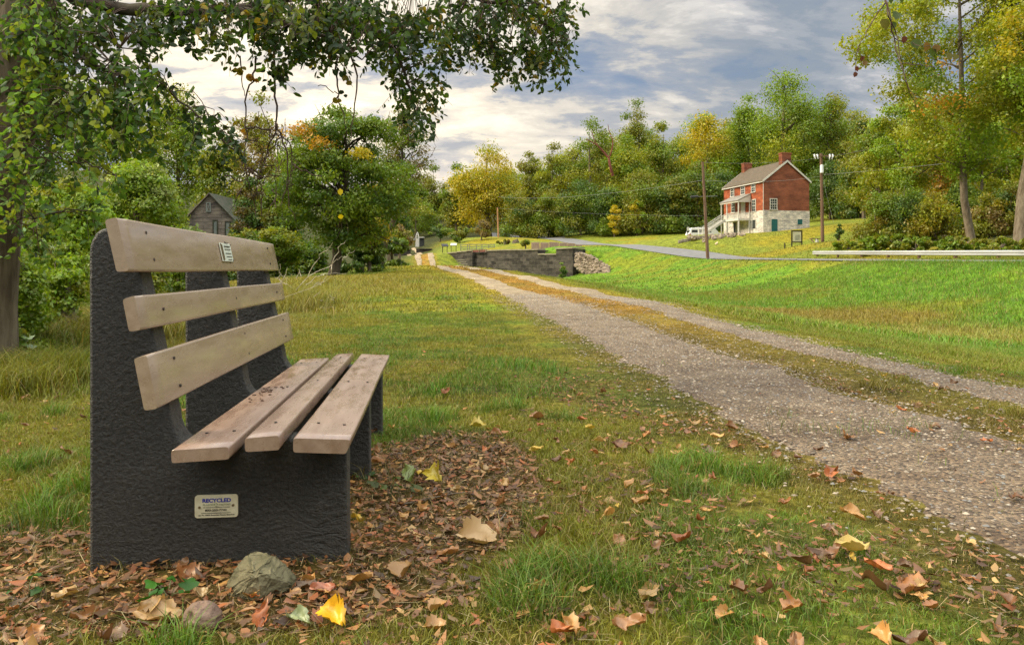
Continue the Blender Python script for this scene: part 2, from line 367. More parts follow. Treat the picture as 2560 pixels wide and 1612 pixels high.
    mc = mixc(np.tile(lerp(OLIVE, SOIL, .25), (len(x), 1)), np.tile(lerp(RUST * 1.15, GOLD, .2), (len(x), 1)), sstep(5, 16, y) * .95)
    mc = mixc(mc, np.tile(lerp(STRAW, OLIVE, .5), (len(x), 1)), sstep(.5, .6, n1) * .5)
    c = mixc(c, mc, mid * (y < 152))
    # soil shows near the wheel tracks and under the litter
    near_tr = (1 - sstep(0, .45, np.abs(np.abs(e + .7) - .6) - .05)) * (1 - sstep(8, 20, y)) * .5
    c = mixc(c, np.tile(lerp(SOIL, STRAW, .3), (len(x), 1)), np.clip(near_tr, 0, 1))
    c = mixc(c, np.tile(lerp(SOIL, STRAW, .12), (len(x), 1)), litter(x, y) * .85)
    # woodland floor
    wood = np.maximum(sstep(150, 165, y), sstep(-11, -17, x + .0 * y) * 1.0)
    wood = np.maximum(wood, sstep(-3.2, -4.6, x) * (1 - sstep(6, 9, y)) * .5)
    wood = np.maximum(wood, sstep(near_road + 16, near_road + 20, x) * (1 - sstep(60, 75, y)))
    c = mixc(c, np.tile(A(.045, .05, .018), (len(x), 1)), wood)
    return np.clip(c, .004, 1)

def ground_mat():
    m, nt, N, L = new_mat('turf')
    out = N('ShaderNodeOutputMaterial'); b = N('ShaderNodeBsdfPrincipled'); L(b.outputs[0], out.inputs[0]); b.inputs['Roughness'].default_value = .95; b.inputs['Specular IOR Level'].default_value = .1
    q = N('ShaderNodeVertexColor'); q.layer_name = 'tint'
    tc = N('ShaderNodeTexCoord')
    def nz(s, d=6):
        n = N('ShaderNodeTexNoise'); n.inputs['Scale'].default_value = s; n.inputs['Detail'].default_value = d; n.inputs['Roughness'].default_value = .7; L(tc.outputs['Object'], n.inputs[0]); return n.outputs['Fac']
    def rp(f, a, b_, lo, hi):
        r = N('ShaderNodeValToRGB'); e = r.color_ramp.elements; e[0].position = lo; e[1].position = hi; e[0].color = (*a, 1); e[1].color = (*b_, 1); L(f, r.inputs[0]); return r.outputs[0]
    def mul(a, b_):
        x = N('ShaderNodeMix'); x.data_type = 'RGBA'; x.blend_type = 'MULTIPLY'; x.inputs[0].default_value = 1; L(a, x.inputs[6]); L(b_, x.inputs[7]); return x.outputs[2]
    c = mul(q.outputs[0], rp(nz(1.6), (.55, .58, .5), (1.4, 1.35, 1.2), .36, .64))
    c = mul(c, rp(nz(14, 4), (.45, .45, .4), (1.45, 1.4, 1.3), .36, .64))
    L(c, b.inputs['Base Color'])
    bp = N('ShaderNodeBump'); bp.inputs['Strength'].default_value = .9; bp.inputs['Distance'].default_value = .08; L(nz(9), bp.inputs['Height']); L(bp.outputs[0], b.inputs['Normal'])
    return m
M['turf'] = ground_mat()
def axis(lo, hi, n, step, c=0):
    a = np.linspace(np.arcsinh((lo - c) / step), np.arcsinh((hi - c) / step), n); return c + step * np.sinh(a)
gx = axis(-520, 560, 560, 5.0, 1); gy = axis(-9, 700, 640, 6.0, 2)
X, Y = np.meshgrid(gx, gy); Zt = Hn(X, Y)
ny, nx = X.shape
idx = np.arange(nx * ny).reshape(ny, nx)
quads = np.stack([idx[:-1, :-1], idx[:-1, 1:], idx[1:, 1:], idx[1:, :-1]], -1).reshape(-1, 4)
V = np.stack([X, Y, Zt], -1).reshape(-1, 3)
ground = np_mesh('ground', V, quads, M['turf'], col=mixc(gcol(X.ravel(), Y.ravel()), np.tile(A(.085, .062, .024), (X.size, 1)), .55 * (1 - sstep(6, 16, Y.ravel()))), smooth=True); tag(ground, kind='structure')

# ------------------------------------------------------------------ gravel wheel tracks
def gravel_mat():
    m, nt, N, L = new_mat('gravel')
    out = N('ShaderNodeOutputMaterial'); b = N('ShaderNodeBsdfPrincipled'); L(b.outputs[0], out.inputs[0]); b.inputs['Roughness'].default_value = .85; b.inputs['Specular IOR Level'].default_value = .3
    tc = N('ShaderNodeTexCoord'); q = N('ShaderNodeVertexColor'); q.layer_name = 'tint'
    v = N('ShaderNodeTexVoronoi'); v.inputs['Scale'].default_value = 75; L(tc.outputs['Object'], v.inputs['Vector'])
    sp = N('ShaderNodeSeparateColor'); L(v.outputs['Color'], sp.inputs[0])
    r = N('ShaderNodeValToRGB'); e = r.color_ramp.elements; e[0].position = 0; e[0].color = (.3, .28, .27, 1); e[1].position = 1; e[1].color = (1.6, 1.55, 1.45, 1)
    for p, c in ((.35, (.7, .66, .62)), (.7, (1.0, .96, .90)), (.9, (1.3, 1.2, 1.05))): k = e.new(p); k.color = (*c, 1)
    L(sp.outputs[0], r.inputs[0])
    mx = N('ShaderNodeMix'); mx.data_type = 'RGBA'; mx.blend_type = 'MULTIPLY'; mx.inputs[0].default_value = 1; L(q.outputs[0], mx.inputs[6]); L(r.outputs[0], mx.inputs[7])
    n = N('ShaderNodeTexNoise'); n.inputs['Scale'].default_value = 3; n.inputs['Detail'].default_value = 6; L(tc.outputs['Object'], n.inputs[0])
    r2 = N('ShaderNodeValToRGB'); r2.color_ramp.elements[0].position = .38; r2.color_ramp.elements[0].color = (.72, .66, .6, 1); r2.color_ramp.elements[1].position = .6; r2.color_ramp.elements[1].color = (1.1, 1.1, 1.1, 1); L(n.outputs['Fac'], r2.inputs[0])
    m2 = N('ShaderNodeMix'); m2.data_type = 'RGBA'; m2.blend_type = 'MULTIPLY'; m2.inputs[0].default_value = 1; L(mx.outputs[2], m2.inputs[6]); L(r2.outputs[0], m2.inputs[7])
    L(m2.outputs[2], b.inputs['Base Color'])
    bp = N('ShaderNodeBump'); bp.inputs['Strength'].default_value = 1; bp.inputs['Distance'].default_value = .012; bp.invert = True; L(v.outputs['Distance'], bp.inputs['Height']); L(bp.outputs[0], b.inputs['Normal'])
    return m
M['gravel'] = gravel_mat()
def trk_edges(y):
    """the four ragged edges of the two wheel tracks, as offsets from the path centre"""
    r = lambda o, s: (fbm(y * 0 + o, y, 1.3, o, 4) - .5) * s + (fbm(y * 0 + o, y, 7, o, 2) - .5) * s * .5
    f = sstep(9, 22, y); return -1.3 + r(1, .45), -.1 - .42 * f + r(2, .35), .66 - .14 * f + r(3, .35), 1.32 + r(4, .4)
ys = axis(-5, 152, 900, 6, 2)
E = trk_edges(ys)
def track(name, ea, eb):
    t = np.linspace(0, 1, 12)
    X = pc(ys)[:, None] + ea[:, None] * (1 - t) + eb[:, None] * t
    Yv = np.repeat(ys[:, None], 12, 1)
    lift = .008 + .0006 * np.maximum(Yv, 0); lift = lift - .03 * (np.minimum(t, 1 - t)[None, :] < .01)
    Z = Hn(X, Yv) + lift
    i = np.arange(X.size).reshape(X.shape)
    q = np.stack([i[:-1, :-1], i[:-1, 1:], i[1:, 1:], i[1:, :-1]], -1).reshape(-1, 4)
    k = sstep(6, 24, Yv.ravel())
    base = lerp(A(.160, .122, .084), A(.37, .305, .20), k[:, None])
    base = base * (.8 + .4 * fbm(X.ravel(), Yv.ravel(), 1.5, 3, 4))[:, None]
    o = np_mesh(name, np.stack([X, Yv, Z], -1).reshape(-1, 3), q, M['gravel'], col=base, smooth=True)
    return tag(o, kind='structure')
track('gravel_path', E[0], E[1]); track('gravel_path', E[2], E[3])

# paved road along the far bank
M['asphalt'] = solid('asphalt', (.13, .127, .125), (.19, .185, .178), 1.3, .9, .4, 60, .2)
def dens(L_, n):
    d = np.r_[0, np.cumsum(np.hypot(*np.diff(L_, axis=0).T))]; s = np.linspace(0, d[-1], n)
    return np.c_[np.interp(s, d, L_[:, 0]), np.interp(s, d, L_[:, 1])]
a, b = dens(NE, 320), dens(FE, 320); t = np.linspace(0, 1, 14)[None, :, None]
Q = a[:, None] * (1 - t) + b[:, None] * t
Z = Hn(Q[..., 0], Q[..., 1]) + .05
i = np.arange(Z.size).reshape(Z.shape)
road = np_mesh('road', np.concatenate([Q, Z[..., None]], -1).reshape(-1, 3), np.stack([i[:-1, :-1], i[:-1, 1:], i[1:, 1:], i[1:, :-1]], -1).reshape(-1, 4), M['asphalt'], smooth=True)
tag(road, kind='structure')

# ------------------------------------------------------------------ loose stones, grass, fallen leaf litter (uncountable)
def scatter(n, ymin, ymax, p=1.0, spread=.76, pad=.9):
    """points on the ground in front of the camera, about even in plan for p=1 (denser near for p<1)"""
    u = rng.random(n); y = (ymin ** (1 + p) + u * (ymax ** (1 + p) - ymin ** (1 + p))) ** (1 / (1 + p))
    return (rng.random(n) * 2 - 1) * (spread * y + pad), y
def on_track(x, y, grow=0):
    e = track_e(x, y); E_ = [np.interp(y, ys, q) for q in E]
    return ((e > E_[0] - grow) & (e < E_[1] + grow)) | ((e > E_[2] - grow) & (e < E_[3] + grow))
def rotz(V, a):
    c, s = np.cos(a)[:, None], np.sin(a)[:, None]
    return np.stack([V[..., 0] * c - V[..., 1] * s, V[..., 0] * s + V[..., 1] * c, V[..., 2]], -1)
# stones
n = 150000; x, y = scatter(n, 1.6, 17, .55)
k = (on_track(x, y, .05) & (rng.random(n) < .85)) | (on_track(x, y, .35) & (rng.random(n) < .22)); x, y = x[k], y[k]; n = len(x)
base = np.array([(1, 0, 0), (.3, .9, 0), (-.8, .6, 0), (-.9, -.5, 0), (.2, -1, 0), (.1, .1, .55), (0, -.1, -.5)])
tri = np.array([(0, 1, 5), (1, 2, 5), (2, 3, 5), (3, 4, 5), (4, 0, 5)])
sz = .0035 + .0068 * rng.random(n) ** 2.2 + .0004 * y; sz[rng.random(n) < .008] *= 2.0
V = base[None] * (1 + .5 * (rng.random((n, 7, 3)) - .5)) * sz[:, None, None]; V = rotz(V, rng.random(n) * 6.28)
V += np.stack([x, y, Hn(x, y) + .009 + .0006 * y], -1)[:, None]
pal = np.array([(.235, .182, .124), (.17, .132, .088), (.11, .084, .06), (.31, .25, .18), (.17, .16, .145), (.30, .26, .20), (.19, .15, .115)])
cc = pal[rng.choice(7, n, p=[.22, .22, .15, .13, .12, .04, .12])] * (.75 + .5 * rng.random((n, 1)))
M['stone_v'] = solid('stone_v', (.85, .85, .85), (1.1, 1.1, 1.1), 30, .8, 0, spec=.35, vcol=True)
o = np_mesh('gravel_stones', V.reshape(-1, 3), (tri[None] + (np.arange(n) * 7)[:, None, None]).reshape(-1, 3), M['stone_v'], col=np.repeat(cc, 7, 0)); tag(o, 'loose grey and tan gravel chips lying over the two wheel tracks', 'gravel', kind='stuff')

BENCH_O = np.array([-1.195, 2.148]); BU = np.array([.9941, .1087]); BD = np.array([-.1087, .9941])
def under_bench(x, y, m=0):
    s = (x - BENCH_O[0]) * BU[0] + (y - BENCH_O[1]) * BU[1]; t = (x - BENCH_O[0]) * BD[0] + (y - BENCH_O[1]) * BD[1]
    r = np.zeros(len(x), bool)
    for a in (0, .85, 1.68): r |= (s > -m) & (s < .72 + m) & (t > a - m) & (t < a + .1 + m)
    return r
def wall_zone(x, y): return ((y > 86) & (y < 112) & (x > -10) & (x < 8))
def blades(n, ymin, ymax, p, hgt, wid, name, hfun=None, spread=.76, pad=.8, region=None):
    x, y = scatter(n, ymin, ymax, p, spread, pad)
    if region: x, y = region(n)
    n = len(x)
    e = track_e(x, y)
    keep = ~(on_track(x, y, -.02) & (rng.random(n) < .97 + .03 * (y > 9)))
    keep &= rng.random(n) > litter(x, y) * .93
    nr = np.interp(y, NE[:, 1], NE[:, 0]); fr = np.interp(y, FE[:, 1], FE[:, 0])
    keep &= ~((x > nr - .05) & (x < fr + .05)) & ~under_bench(x, y, .0) & ~wall_zone(x, y)
    near = (np.abs(e) < 2.2) & (np.abs(e) > 1.2) & (y < 12); keep &= ~(near & (rng.random(n) < .35))
    mid = (np.abs(e - .28) < .5) & (y < 12); keep &= ~(mid & (rng.random(n) < .35))
    # lawn is thinner where the soil is poor
    keep &= rng.random(n) < .45 + 1.1 * sstep(.36, .56, fbm(x, y, 3.1, 12, 3))
    x, y = x[keep], y[keep]; n = len(x)
    h = hgt * (.45 + 1.1 * rng.random(n)) * (.65 + .8 * fbm(x, y, 1.9, 9, 3))
    if hfun is not None: h = h * hfun(x, y)
    wd = wid * (.7 + .6 * rng.random(n))
    a = rng.random(n) * 6.283; lean = (.25 + .9 * rng.random(n)) * h; la = rng.random(n) * 6.283
    dx, dy = np.cos(a) * wd / 2, np.sin(a) * wd / 2; lx, ly = np.cos(la) * lean, np.sin(la) * lean
    z = Hn(x, y) - .004
    B = np.stack([x, y, z], -1)
    V = np.stack([B + np.stack([-dx, -dy, 0 * x], -1), B + np.stack([dx, dy, 0 * x], -1),
                  B + np.stack([lx * .35 + dx * .8, ly * .35 + dy * .8, h * .62], -1), B + np.stack([lx * .35 - dx * .8, ly * .35 - dy * .8, h * .62], -1),
                  B + np.stack([lx, ly, h * (.95 - .25 * rng.random(n))], -1)], 1)
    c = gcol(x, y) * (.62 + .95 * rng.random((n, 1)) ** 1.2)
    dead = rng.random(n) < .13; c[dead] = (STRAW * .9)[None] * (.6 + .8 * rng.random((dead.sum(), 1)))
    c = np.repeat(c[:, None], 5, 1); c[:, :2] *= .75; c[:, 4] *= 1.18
    i0 = (np.arange(n) * 5)[:, None]
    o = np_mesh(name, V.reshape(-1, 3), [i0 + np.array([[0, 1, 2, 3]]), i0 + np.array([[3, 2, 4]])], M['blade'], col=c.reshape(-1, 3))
    return o
def tall(x, y):
    d = np.maximum(ell(x, y, -4.6, 12.5, 2.0, 5.5, .5, .8), ell(x, y, -6.2, 24, 4.2, 8, .6, .4)); d = np.maximum(d, ell(x, y, -6.2, 10.5, 1.6, 3.0, .4, 1) * 2.5)
    d2 = ell(x, y, -4.6, 5.5, 1.9, 2.6, .4, 1.2)
    e = track_e(x, y)
    tuft = sstep(.62, .70, fbm(x, y, 2.6, 14, 3)) * 1.5 * (y < 7)
    return 1 + 1.1 * d + 1.2 * d2 + 1.6 * sstep(2.6, 4.2, e) * (y > 4) + tuft - .45 * (np.abs(e) < 2.0) 
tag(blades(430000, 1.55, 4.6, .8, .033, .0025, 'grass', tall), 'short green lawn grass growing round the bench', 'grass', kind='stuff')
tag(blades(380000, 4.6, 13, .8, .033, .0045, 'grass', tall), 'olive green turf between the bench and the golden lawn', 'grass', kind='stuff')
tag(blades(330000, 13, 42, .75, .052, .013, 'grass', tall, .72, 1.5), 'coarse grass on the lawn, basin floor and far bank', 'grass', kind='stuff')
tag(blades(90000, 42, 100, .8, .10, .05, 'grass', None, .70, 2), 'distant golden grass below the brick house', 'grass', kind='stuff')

def _reg(cx, cy, rx, ry):
    def f(n):
        a = rng.random(n) * 6.283; q = np.sqrt(rng.random(n)) * (1 + .15 * rng.normal(size=n)); return cx + rx * q * np.cos(a), cy + ry * q * np.sin(a)
    return f
tag(blades(26000, 1, 2, 1, .30, .006, 'tall_grass', region=_reg(-5.15, 8.7, 1.2, 1.6)), 'tall dry golden grass behind the left edge of the bench', 'grass', kind='stuff')
tag(blades(16000, 1, 2, 1, .20, .005, 'tall_grass', region=_reg(-3.9, 5.3, .8, 1.0)), 'tall olive grass at the left frame edge beside the bench', 'grass', kind='stuff')
tag(blades(16000, 1, 2, 1, .28, .008, 'tall_grass', region=_reg(-5.2, 14.5, 1.7, 2.2)), 'tall straw-coloured grass beyond the far end of the bench', 'grass', kind='stuff')

# fallen leaves -----------------------------------------------------
LEAFCOL = np.array([(.19, .078, .026), (.26, .115, .036), (.115, .050, .020), (.32, .165, .05), (.28, .090, .028), (.35, .21, .075), (.14, .068, .028), (.22, .105, .042)])
# small crumbled leaf scraps: one uncountable layer
n = 210000; x, y = scatter(n, 1.55, 8, .4)
L_ = litter(x, y); k = (rng.random(n) < np.clip(L_ * 1.3, .02, 1)) & ~under_bench(x, y, 0) & ~(on_track(x, y) & (rng.random(n) < .93)); x, y = x[k], y[k]; n = len(x)
th = np.array([0, .9, 1.9, 3.14, 4.3, 5.4]); sh = np.stack([np.cos(th), .5 * np.sin(th), 0 * th], -1)
V = sh[None] * (1 + 1.1 * (rng.random((n, 6, 3)) - .5)); V[..., 1] *= (.45 + .9 * rng.random((n, 1))); V[..., 2] = .9 * (rng.random((n, 6)) - .3) * np.abs(V[..., 0])
sz = (.0035 + .017 * rng.random(n) ** 2.2); V = V * sz[:, None, None]
tx = (rng.random(n) - .5) * 1.1; V[..., 2] += V[..., 0] * np.tan(tx)[:, None] * .6
V = rotz(V, rng.random(n) * 6.28); V += np.stack([x, y, Hn(x, y) + .006 + .016 * rng.random(n)], -1)[:, None]
cc = LEAFCOL[rng.integers(0, 8, n)] * (.38 + .95 * rng.random((n, 1)) ** 1.3)
i0 = (np.arange(n) * 6)[:, None]
M['litter'] = leafy('litter', .15, .04, .5)
o = np_mesh('leaf_litter', V.reshape(-1, 3), [i0 + np.array([[0, 1, 2, 3]]), i0 + np.array([[3, 4, 5, 0]])], M['litter'], col=np.repeat(cc, 6, 0)); tag(o, 'crumbled brown leaf scraps covering the bare patches before the bench', 'leaf litter', kind='stuff')

# broken stems and straw bits among the scraps
n = 26000; x, y = scatter(n, 1.55, 6.5, .4); k = (rng.random(n) < .25 + litter(x, y)) & ~under_bench(x, y, 0) & ~on_track(x, y); x, y = x[k], y[k]; n = len(x)
L_ = .008 + .035 * rng.random(n) ** 2; a = rng.random(n) * 6.28; dx, dy = np.cos(a) * L_, np.sin(a) * L_; wx, wy_ = -np.sin(a) * .0007, np.cos(a) * .0007; z = Hn(x, y) + .012 + .012 * rng.random(n); dz = (rng.random(n) - .3) * .014
V = np.stack([np.stack([x - dx - wx, y - dy - wy_, z], -1), np.stack([x - dx + wx, y - dy + wy_, z], -1), np.stack([x + dx + wx, y + dy + wy_, z + dz], -1), np.stack([x + dx - wx, y + dy - wy_, z + dz], -1)], 1)
cc = np.array([(.30, .21, .09), (.16, .09, .045), (.40, .32, .17)])[rng.integers(0, 3, n)] * (.6 + .6 * rng.random((n, 1)))
o = np_mesh('straw', V.reshape(-1, 3), np.arange(4 * n).reshape(-1, 4), M['litter'], col=np.repeat(cc, 4, 0)); tag(o, 'thin broken stems and straw lying among the leaf scraps', 'straw', kind='stuff')
# ================================================================== THE BENCH
def slat_mat(name, c1, c2, rough=.34):
    m, nt, N, L = new_mat(name)
    out = N('ShaderNodeOutputMaterial'); b = N('ShaderNodeBsdfPrincipled'); L(b.outputs[0], out.inputs[0]); b.inputs['Specular IOR Level'].default_value = .75
    tc = N('ShaderNodeTexCoord')
    def nz(sc, st, d=6, r=.6, dist=0):
        mp = N('ShaderNodeMapping'); mp.inputs['Scale'].default_value = st; L(tc.outputs['Object'], mp.inputs[0])
        n = N('ShaderNodeTexNoise'); n.inputs['Scale'].default_value = sc; n.inputs['Detail'].default_value = d; n.inputs['Roughness'].default_value = r; n.inputs['Distortion'].default_value = dist; L(mp.outputs[0], n.inputs[0]); return n.outputs['Fac']
    def rp(f, *st):
        r = N('ShaderNodeValToRGB'); e = r.color_ramp.elements
        while len(e) < len(st): e.new(.5)
        for k, (p, c) in enumerate(st): e[k].position = p; e[k].color = (*c, 1) if isinstance(c, tuple) else (c, c, c, 1)
        L(f, r.inputs[0]); return r.outputs[0]
    def mx(f, a, c, t='MIX'):
        n = N('ShaderNodeMix'); n.data_type = 'RGBA'; n.blend_type = t
        for s, v in ((0, f), (6, a), (7, c)):
            if isinstance(v, (int, float)): n.inputs[s].default_value = v
            else: L(v, n.inputs[s])
        return n.outputs[2]
    streak = nz(5, (5, .6, 5), 7, .65)
    c = rp(streak, (.32, c1), (.68, c2))
    # grime: sparse dark smears and dried rings
    c = mx(rp(nz(3.2, (1, .45, 1), 8, .7, 1.2), (.60, 0.0), (.78, .45)), c, rp(nz(40, (1, 1, 1)), (.4, (.13, .085, .05)), (.6, (.21, .15, .09))))
    c = mx(rp(nz(60, (1, .25, 1), 3, .5), (.70, 0.0), (.75, .3)), c, rp(nz(9, (1, 1, 1)), (.4, (.10, .07, .045)), (.6, (.16, .11, .07))))
    L(c, b.inputs['Base Color'])
    L(rp(nz(6, (3, .7, 3), 8, .7), (.35, rough - .1), (.65, rough + .22)), b.inputs['Roughness'])
    bp = N('ShaderNodeBump'); bp.inputs['Strength'].default_value = .12; bp.inputs['Distance'].default_value = .003; L(nz(14, (3, .5, 3), 6, .7), bp.inputs['Height']); L(bp.outputs[0], b.inputs['Normal'])
    return m
M['slat'] = slat_mat('slat', (.255, .175, .112), (.345, .252, .170), .20)
M['seatslat'] = slat_mat('seatslat', (.205, .125, .084), (.30, .205, .148), .24)
def black_mat():
    m, nt, N, L = new_mat('blackplastic')
    out = N('ShaderNodeOutputMaterial'); b = N('ShaderNodeBsdfPrincipled'); L(b.outputs[0], out.inputs[0]); b.inputs['Roughness'].default_value = .50; b.inputs['Specular IOR Level'].default_value = .6
    tc = N('ShaderNodeTexCoord')
    # slow warp so that the moulding flow lines curl
    n0 = N('ShaderNodeTexNoise'); n0.inputs['Scale'].default_value = 3.2; n0.inputs['Detail'].default_value = 3; L(tc.outputs['Object'], n0.inputs[0])
    sc = N('ShaderNodeVectorMath'); sc.operation = 'SCALE'; sc.inputs['Scale'].default_value = .3; L(n0.outputs['Color'], sc.inputs[0])
    ad = N('ShaderNodeVectorMath'); ad.operation = 'ADD'; L(tc.outputs['Object'], ad.inputs[0]); L(sc.outputs[0], ad.inputs[1])
    mp = N('ShaderNodeMapping'); mp.inputs['Scale'].default_value = (22, 22, 60); L(ad.outputs[0], mp.inputs[0])
    n1 = N('ShaderNodeTexNoise'); n1.inputs['Scale'].default_value = 1; n1.inputs['Detail'].default_value = 5; n1.inputs['Roughness'].default_value = .6; L(mp.outputs[0], n1.inputs[0])
    n2 = N('ShaderNodeTexNoise'); n2.inputs['Scale'].default_value = 70; n2.inputs['Detail'].default_value = 5; n2.inputs['Roughness'].default_value = .7; L(tc.outputs['Object'], n2.inputs[0])
    n3 = N('ShaderNodeTexNoise'); n3.inputs['Scale'].default_value = 2.3; n3.inputs['Detail'].default_value = 2; L(tc.outputs['Object'], n3.inputs[0])
    r3 = N('ShaderNodeValToRGB'); r3.color_ramp.elements[0].position = .50; r3.color_ramp.elements[1].position = .66; r3.color_ramp.elements[1].color = (.6, .6, .6, 1); L(n3.outputs['Fac'], r3.inputs[0])
    mx = N('ShaderNodeMix'); L(r3.outputs[0], mx.inputs[0]); L(n2.outputs['Fac'], mx.inputs[2]); L(n1.outputs['Fac'], mx.inputs[3])
    bp = N('ShaderNodeBump'); bp.inputs['Strength'].default_value = 1; bp.inputs['Distance'].default_value = .035; L(mx.outputs[0], bp.inputs['Height']); L(bp.outputs[0], b.inputs['Normal'])
    r = N('ShaderNodeValToRGB'); e = r.color_ramp.elements; e[0].position = .36; e[0].color = (.008, .0075, .0062, 1); e[1].position = .66; e[1].color = (.050, .045, .037, 1); L(mx.outputs[0], r.inputs[0])  # swirl highlights painted as paler colour on the raised texture
    # pale bits of grass clippings and dust stuck low down
    n4 = N('ShaderNodeTexNoise'); n4.inputs['Scale'].default_value = 150; n4.inputs['Detail'].default_value = 2; L(tc.outputs['Object'], n4.inputs[0])
    r4 = N('ShaderNodeValToRGB'); r4.color_ramp.elements[0].position = .665; r4.color_ramp.elements[1].position = .72; L(n4.outputs['Fac'], r4.inputs[0])
    m4 = N('ShaderNodeMix'); m4.data_type = 'RGBA'; L(r4.outputs[0], m4.inputs[0]); L(r.outputs[0], m4.inputs[6]); m4.inputs[7].default_value = (.12, .10, .07, 1)
    sp = N('ShaderNodeSeparateXYZ'); L(tc.outputs['Object'], sp.inputs[0])
    mr = N('ShaderNodeMapRange'); mr.inputs[1].default_value = .36; mr.inputs[2].default_value = .02; mr.inputs[3].default_value = 0; mr.inputs[4].default_value = .75; L(sp.outputs[2], mr.inputs[0])
    n5 = N('ShaderNodeTexNoise'); n5.inputs['Scale'].default_value = 6; n5.inputs['Detail'].default_value = 8; L(tc.outputs['Object'], n5.inputs[0])
    mm = N('ShaderNodeMath'); mm.operation = 'MULTIPLY'; L(mr.outputs[0], mm.inputs[0]); L(n5.outputs['Fac'], mm.inputs[1])
    m5 = N('ShaderNodeMix'); m5.data_type = 'RGBA'; L(mm.outputs[0], m5.inputs[0]); L(m4.outputs[2], m5.inputs[6]); m5.inputs[7].default_value = (.06, .05, .035, 1)
    L(m5.outputs[2], b.inputs['Base Color']); return m
M['black'] = black_mat()
M['screwhole'] = solid('screwhole', (.02, .015, .012), (.05, .035, .025), 60, .6)
M['plate'] = solid('plate', (.46, .41, .27), (.58, .53, .37), 30, .4, .05, 80)
M['platewhite'] = solid('platewhite', (.55, .58, .48), (.68, .70, .58), 30, .35)
M['ink_blue'] = solid('ink_blue', (.02, .02, .22), (.03, .03, .30), 20, .5)
M['ink_green'] = solid('ink_green', (.20, .24, .13), (.26, .29, .17), 20, .5)
M['ink_dark'] = solid('ink_dark', (.03, .025, .02), (.05, .045, .03), 20, .5)
M['tarnish'] = solid('tarnish', (.10, .07, .04), (.25, .18, .10), 60, .4, metal=.6)

bench = empty('park_bench', (BENCH_O[0], BENCH_O[1], 0), math.atan2(BU[1], BU[0]),
              'brown slatted park bench with chunky black textured end panels on leaf-strewn grass', 'bench')
def bsz(a, b, t):
    """photo pixel seen in the plane at distance t along the bench -> (s across, z up)"""
    o = BENCH_O + BD * t; k = (a - CX) / F
    # o + BU*s = (k*Y, Y)
    s = (k * o[1] - o[0]) / (BU[0] - k * BU[1]); Yv = o[1] + BU[1] * s
    return s, EYE + (HY - b) / F * Yv
T0 = -.15; T1 = 1.90; SUP = (0.0, .85, 1.66); TH = .10
q = lambda *pts: [bsz(a, b, T0) for a, b in pts]
back = [q((260, 550), (290.5, 543), (321, 679), (290, 682)), q((305.5, 748), (336, 738), (351, 826), (322, 830)), q((334.5, 895), (367, 886), (395, 1022), (361, 1027))]
seat = [q((427.5, 1124.5), (573, 1115.5), (575.5, 1147), (429, 1157)), q((610, 1096), (697, 1088), (699, 1125), (612, 1130)), q((733, 1094), (878, 1098), (867.5, 1134), (733, 1130))]
# side panel outline
pl = lambda a, b: bsz(a, b, 0)
bs = [back[0][0], back[0][3], back[1][0], back[1][3], back[2][0], back[2][3]]
kfit = np.polyfit([p[1] for p in bs], [p[0] for p in bs], 1)                 # s as a line in z along the backs of the slats
fs = lambda z: float(np.polyval(kfit, z)) + .004
zt = pl(260, 566)[1]
prof = [(pl(223, 1420)[0], -.10), (pl(222.5, 900)[0], pl(222.5, 900)[1]), pl(221.6, 640), pl(223.5, 615), pl(229, 599), pl(238, 584), pl(250, 573), (fs(zt) - .02, zt + .002), (fs(zt - .012), zt - .012)]
zs = seat[0][3][1]; s_rear = fs(zs + .10)
for k in range(7):                                                            # concave sweep from back into seat
    a_ = k / 6 * math.pi / 2
    prof.append((s_rear + .005 + .085 * (1 - math.cos(a_)), zs + .10 - .10 * math.sin(a_) + .0))
sf = pl(867, 1300)[0]
for s_, z_ in (seat[0][2], seat[1][3], seat[1][2], seat[2][3]): prof.append((s_, z_ - .002))
zf = seat[2][2][1]
prof += [(sf - .03, zf - .002), (sf - .008, zf - .012), (sf, zf - .035), (sf + .002, -.10)]
for t in SUP:
    mb = MB(); mb.prism(prof, t, t + TH)
    p = mb.build('end_panel' if t != SUP[1] else 'middle_panel', M['black'], bench, smooth=False, bevel=.009, seg=3)
